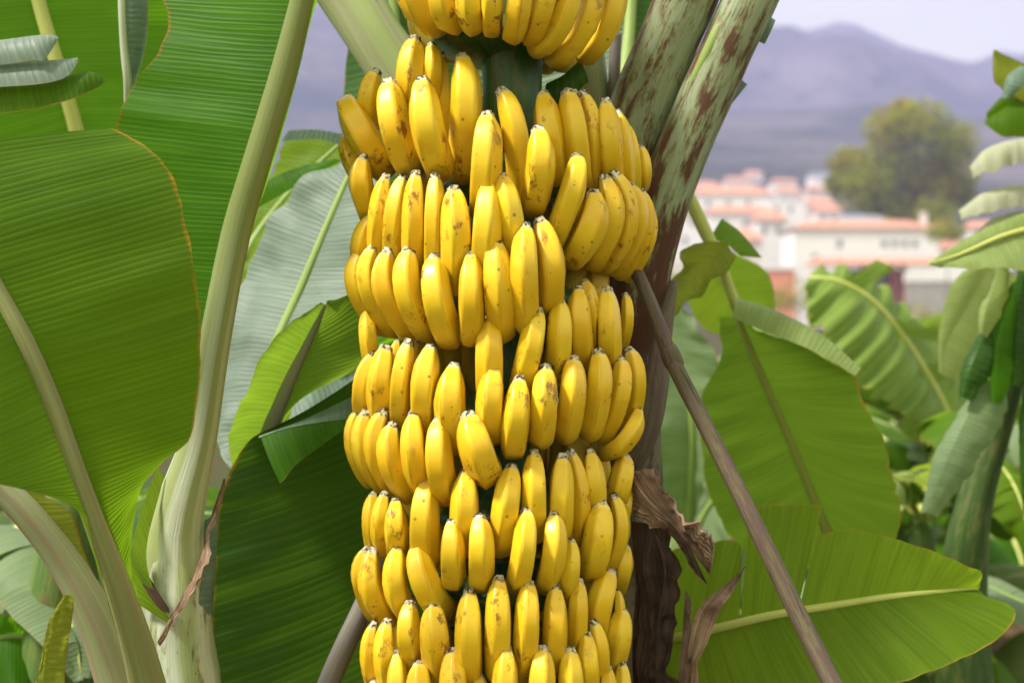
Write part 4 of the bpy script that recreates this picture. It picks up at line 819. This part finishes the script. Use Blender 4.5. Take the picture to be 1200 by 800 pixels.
def gable(x0, x1, y0, y1, z, h, ov=.4, th=.16, hip=0.0):
    """tiled roof with a ridge along x; hip pulls the ridge ends in"""
    x0 -= ov; x1 += ov; y0 -= ov; y1 += ov; ym = (y0+y1)/2; hx = hip*(x1-x0)*.5
    a = [Vector(p) for p in ((x0, y0, z), (x1, y0, z), (x1, y1, z), (x0, y1, z), (x0+hx, ym, z+h), (x1-hx, ym, z+h))]
    low = [v-Vector((0, 0, th)) for v in a[:4]]
    F = [(0, 1, 5, 4), (2, 3, 4, 5), (3, 0, 4), (1, 2, 5), (6, 9, 8, 7), (0, 6, 7, 1), (1, 7, 8, 2), (2, 8, 9, 3), (3, 9, 6, 0)]
    return a+low, F, [(0, 0)]*10
def house(px0, px1, pyt, pyb, Y, dep, label, wall=None, roof=None, rh=1.6, hip=.4, wins=(), chim=None, extra=None, group='houses of the hillside town'):
    wall = wall or M_white; roof = roof or M_tile
    x0, x1 = (px0-600)*K*Y, (px1-600)*K*Y; zt = CZ-(pyt-400)*K*Y; zb = CZ-(pyb-400)*K*Y
    gz = min(zb, min(height(x0, Y), height(x1, Y), height((x0+x1)/2, Y+dep))-.3)
    root = empty('house', ((x0+x1)/2, Y, gz), label, 'house', group)
    # front wall pieces leave real openings for the windows: piers and spandrels, plus the other three sides
    V, F, U = join([box(x0, x1, Y+.25, Y+dep, gz, zt)])
    mk('wall', V, F, wall, root, None, False)
    cols = sorted(wins, key=lambda w_: w_[0]); bands = []
    xs = x0; pieces = []
    for (wx, wy, ww, wh) in cols:
        a = x0+(x1-x0)*wx-ww/2; c_ = a+ww; zl = zt-wy-wh; zh = zt-wy
        if a < xs+.02: continue
        pieces += [box(xs, a, Y, Y+.248, gz, zt), box(a, c_, Y, Y+.248, gz, zl), box(a, c_, Y, Y+.248, zh, zt)]; xs = c_
    pieces.append(box(xs, x1, Y, Y+.248, gz, zt))
    V, F, U = join(pieces); mk('front_wall', V, F, wall, root, None, False)
    xs = x0
    for (wx, wy, ww, wh) in cols:
        a = x0+(x1-x0)*wx-ww/2; c_ = a+ww; zl = zt-wy-wh; zh = zt-wy
        if a < xs+.02: continue
        xs = c_; f = .08
        V, F, U = join([box(a, a+f, Y+.1, Y+.2, zl, zh), box(c_-f, c_, Y+.1, Y+.2, zl, zh), box(a+f, c_-f, Y+.1, Y+.2, zl, zl+f), box(a+f, c_-f, Y+.1, Y+.2, zh-f, zh), box((a+c_)/2-.03, (a+c_)/2+.03, Y+.1, Y+.2, zl+f, zh-f)])
        wo = mk('window', V, F, M_white, root, None, False)
        V, F, U = box(a+f, c_-f, Y+.22, Y+.24, zl+f, zh-f); mk('pane', V, F, M_glass, wo, None, False)
    if rh: 
        V, F, U = gable(x0, x1, Y, Y+dep, zt+.165, rh, hip=hip); ro = mk('roof', V, F, roof, root, None, False)
        if chim:
            cx = x0+(x1-x0)*chim; V, F, U = join([box(cx-.35, cx+.35, Y+dep*.3, Y+dep*.3+.7, zt+.3, zt+rh+1.0), box(cx-.45, cx+.45, Y+dep*.3-.1, Y+dep*.3+.8, zt+rh+1.003, zt+rh+1.15)])
            mk('chimney', V, F, wall, ro, None, False)
    else:
        V, F, U = join([box(x0-.15, x1+.15, Y-.15, Y+dep+.15, zt+.003, zt+.35)]); mk('roof', V, F, wall, root, None, False)
    return root
h1 = house(930, 1100, 268, 345, 200, 9, 'long white house under the olive tree with a short row of small windows', rh=1.4, hip=.35, chim=.94,
           wins=[(.32, 1.6, .9, 1.2), (.15, 3.6, .9, 1.2), (.63, 1.7, 1.0, 1.0), (.70, 1.7, 1.0, 1.0), (.77, 1.7, 1.0, 1.0), (.84, 1.7, 1.0, 1.0)], roof=M_tile)
h2 = house(985, 1062, 318, 375, 188, 5, 'low house with a pink tiled awning on red pillars in front of the white house', wall=M_greyw, rh=0, wins=[(.42, .5, 1.3, 1.2), (.70, .5, 1.3, 1.2)])
x0, x1, zt = (945-600)*K*188, (1100-600)*K*188, CZ-(306-400)*K*188
V, F, U = gable(x0, x1, 184.5, 188.2, zt-.5, .9, ov=.2, hip=.1); mk('awning', V, F, M_tile, h2, None, False)
for px in (1010, 1022, 1046, 1058):
    xx = (px-600)*K*186; V, F, U = box(xx-.25, xx+.25, 185.6, 186.1, height(xx, 186)-.1, zt-.7); mk('pillar', V, F, M_red, h2, None, False)
gw = empty('garden_wall', ((1085-600)*K*180, 180, height(50, 180)), 'grey garden wall with a white coping right of the red pillars', 'wall')
xa, xb = (1062-600)*K*180, (1135-600)*K*180
V, F, U = box(xa, xb, 180, 180.5, 1.5, CZ-(330-400)*K*180); mk('wall', V, F, M_greyw, gw, None, False)
V, F, U = box(xa-.1, xb+.1, 179.85, 180.65, CZ-(330-400)*K*180+.003, CZ-(319-400)*K*180); mk('coping', V, F, M_white, gw, None, False)
specs = [(812, 905, 228, 285, 340, 10, 'wide white house with a salmon tiled roof beside the patched leaf stalks', 2.4, M_white, M_tile, [(.2, 1.5, 1.2, 1.6), (.45, 1.5, 1.2, 1.6), (.7, 1.5, 1.2, 1.6), (.3, 5.2, 1.2, 1.8), (.58, 5.2, 1.2, 1.8)]),
         (830, 910, 250, 320, 290, 9, 'white house with a red tiled roof just below the wide salmon roof', 1.9, M_white, M_tile, [(.25, 1.4, 1.1, 1.4), (.55, 1.4, 1.1, 1.4), (.8, 1.4, 1.1, 1.4)]),
         (900, 945, 235, 300, 320, 8, 'narrow tall white house between the salmon roofs', 0, M_white, M_tile, [(.25, 1.3, 1.0, 1.6), (.6, 1.3, 1.0, 1.6), (.4, 5.0, 1.0, 1.6)]),
         (930, 980, 240, 290, 380, 9, 'white house with an orange roof left of the olive tree', 2.2, M_cream, M_tile, [(.25, 1.5, 1.2, 1.5), (.6, 1.5, 1.2, 1.5)]),
         (780, 826, 250, 330, 270, 8, 'pale house half hidden by the patched leaf stalks', 1.6, M_white, M_tile, [(.3, 1.2, 1.0, 1.3), (.7, 1.2, 1.0, 1.3), (.5, 4.4, 1.0, 1.5)]),
         (985, 1042, 262, 300, 230, 7, 'white house with a blue grey roof behind the long white house', 1.5, M_white, M_slate, [(.3, 1.2, 1.0, 1.3)]),
         (850, 880, 212, 232, 520, 9, 'small far house high on the left of the town', 1.8, M_white, M_tile, [(.3, 1.2, 1.1, 1.3), (.7, 1.2, 1.1, 1.3)]),
         (905, 935, 214, 238, 500, 9, 'small far white house above the narrow tall house', 1.6, M_white, M_tile, [(.5, 1.3, 1.1, 1.4)]),
         (950, 975, 206, 224, 620, 9, 'tiny white house highest on the slope left of the tree', 1.6, M_white, M_slate, [(.5, 1.3, 1.2, 1.4)]),
         (815, 842, 218, 240, 480, 9, 'small far house with pinkish roof beside the leaf stalk', 1.8, M_cream, M_tile, [(.5, 1.3, 1.2, 1.4)]),
         (1140, 1185, 268, 330, 260, 8, 'white house behind the pale arching strips at the right', 1.6, M_white, M_tile, [(.3, 1.3, 1.1, 1.4), (.7, 1.3, 1.1, 1.4)])]
rh_ = random.Random(8)
for i, (px, py, Y, w_, adj) in enumerate([(925, 226, 450, 26, 'white cottage with a salmon roof above the orange roofed house'),
        (960, 222, 470, 28, 'pinkish house touching the left side of the olive tree'), (884, 205, 640, 20, 'tiny cream house at the foot of the mountain above the town'), (972, 248, 330, 30, 'cream house half covered by the olive tree'), (905, 258, 270, 34, 'white block with one salmon roof left of the long white house'),
        (1118, 292, 230, 30, 'white annex right of the long white house below the bush'), (870, 282, 240, 44, 'white house at the lower left of the town above the terrace wall')]):
    house(px-w_/2, px+w_/2, py, py+40, Y, 8, adj, rh_.choice([M_white, M_cream, M_white]), M_tile, rh_.choice([1.6, 2.0, 2.2]), .3, [(.25, 1.3, 1.1, 1.4), (.7, 1.3, 1.1, 1.4)])
for (a, b_, t_, bt, Y, dp, lab, rh, wl, rf, wn) in specs:
    house(a, b_, t_, bt, Y, dp, lab, wl, rf, rh, .3, wn)
sw = empty('terrace_wall', ((915-600)*K*170, 170, 2.5), 'salmon painted terrace wall above the backlit leaf', 'wall')
V, F, U = box((880-600)*K*170, (932-600)*K*170, 170, 170.6, 2.0, CZ-(316-400)*K*170); mk('wall', V, F, M_salmon, sw, None, False)
V, F, U = box((878-600)*K*170, (934-600)*K*170, 169.8, 170.8, CZ-(316-400)*K*170+.003, CZ-(312-400)*K*170); mk('coping', V, F, M_white, sw, None, False)

# ------------------------------------------------------------------ haze
hb = box(-3600, 3600, -120, 3050, -1.2, 800)
b = NB('haze_air'); pv = b.n('ShaderNodeVolumePrincipled', {'Color': (.545, .535, .97, 1), 'Density': .00044, 'Anisotropy': 0.0})
b.t.links.new(pv.outputs[0], b.out.inputs['Volume'])
hz = mk('haze', hb[0], hb[1], b.m, None, None, False, (0, 0, 0)); hz['kind'] = 'stuff'
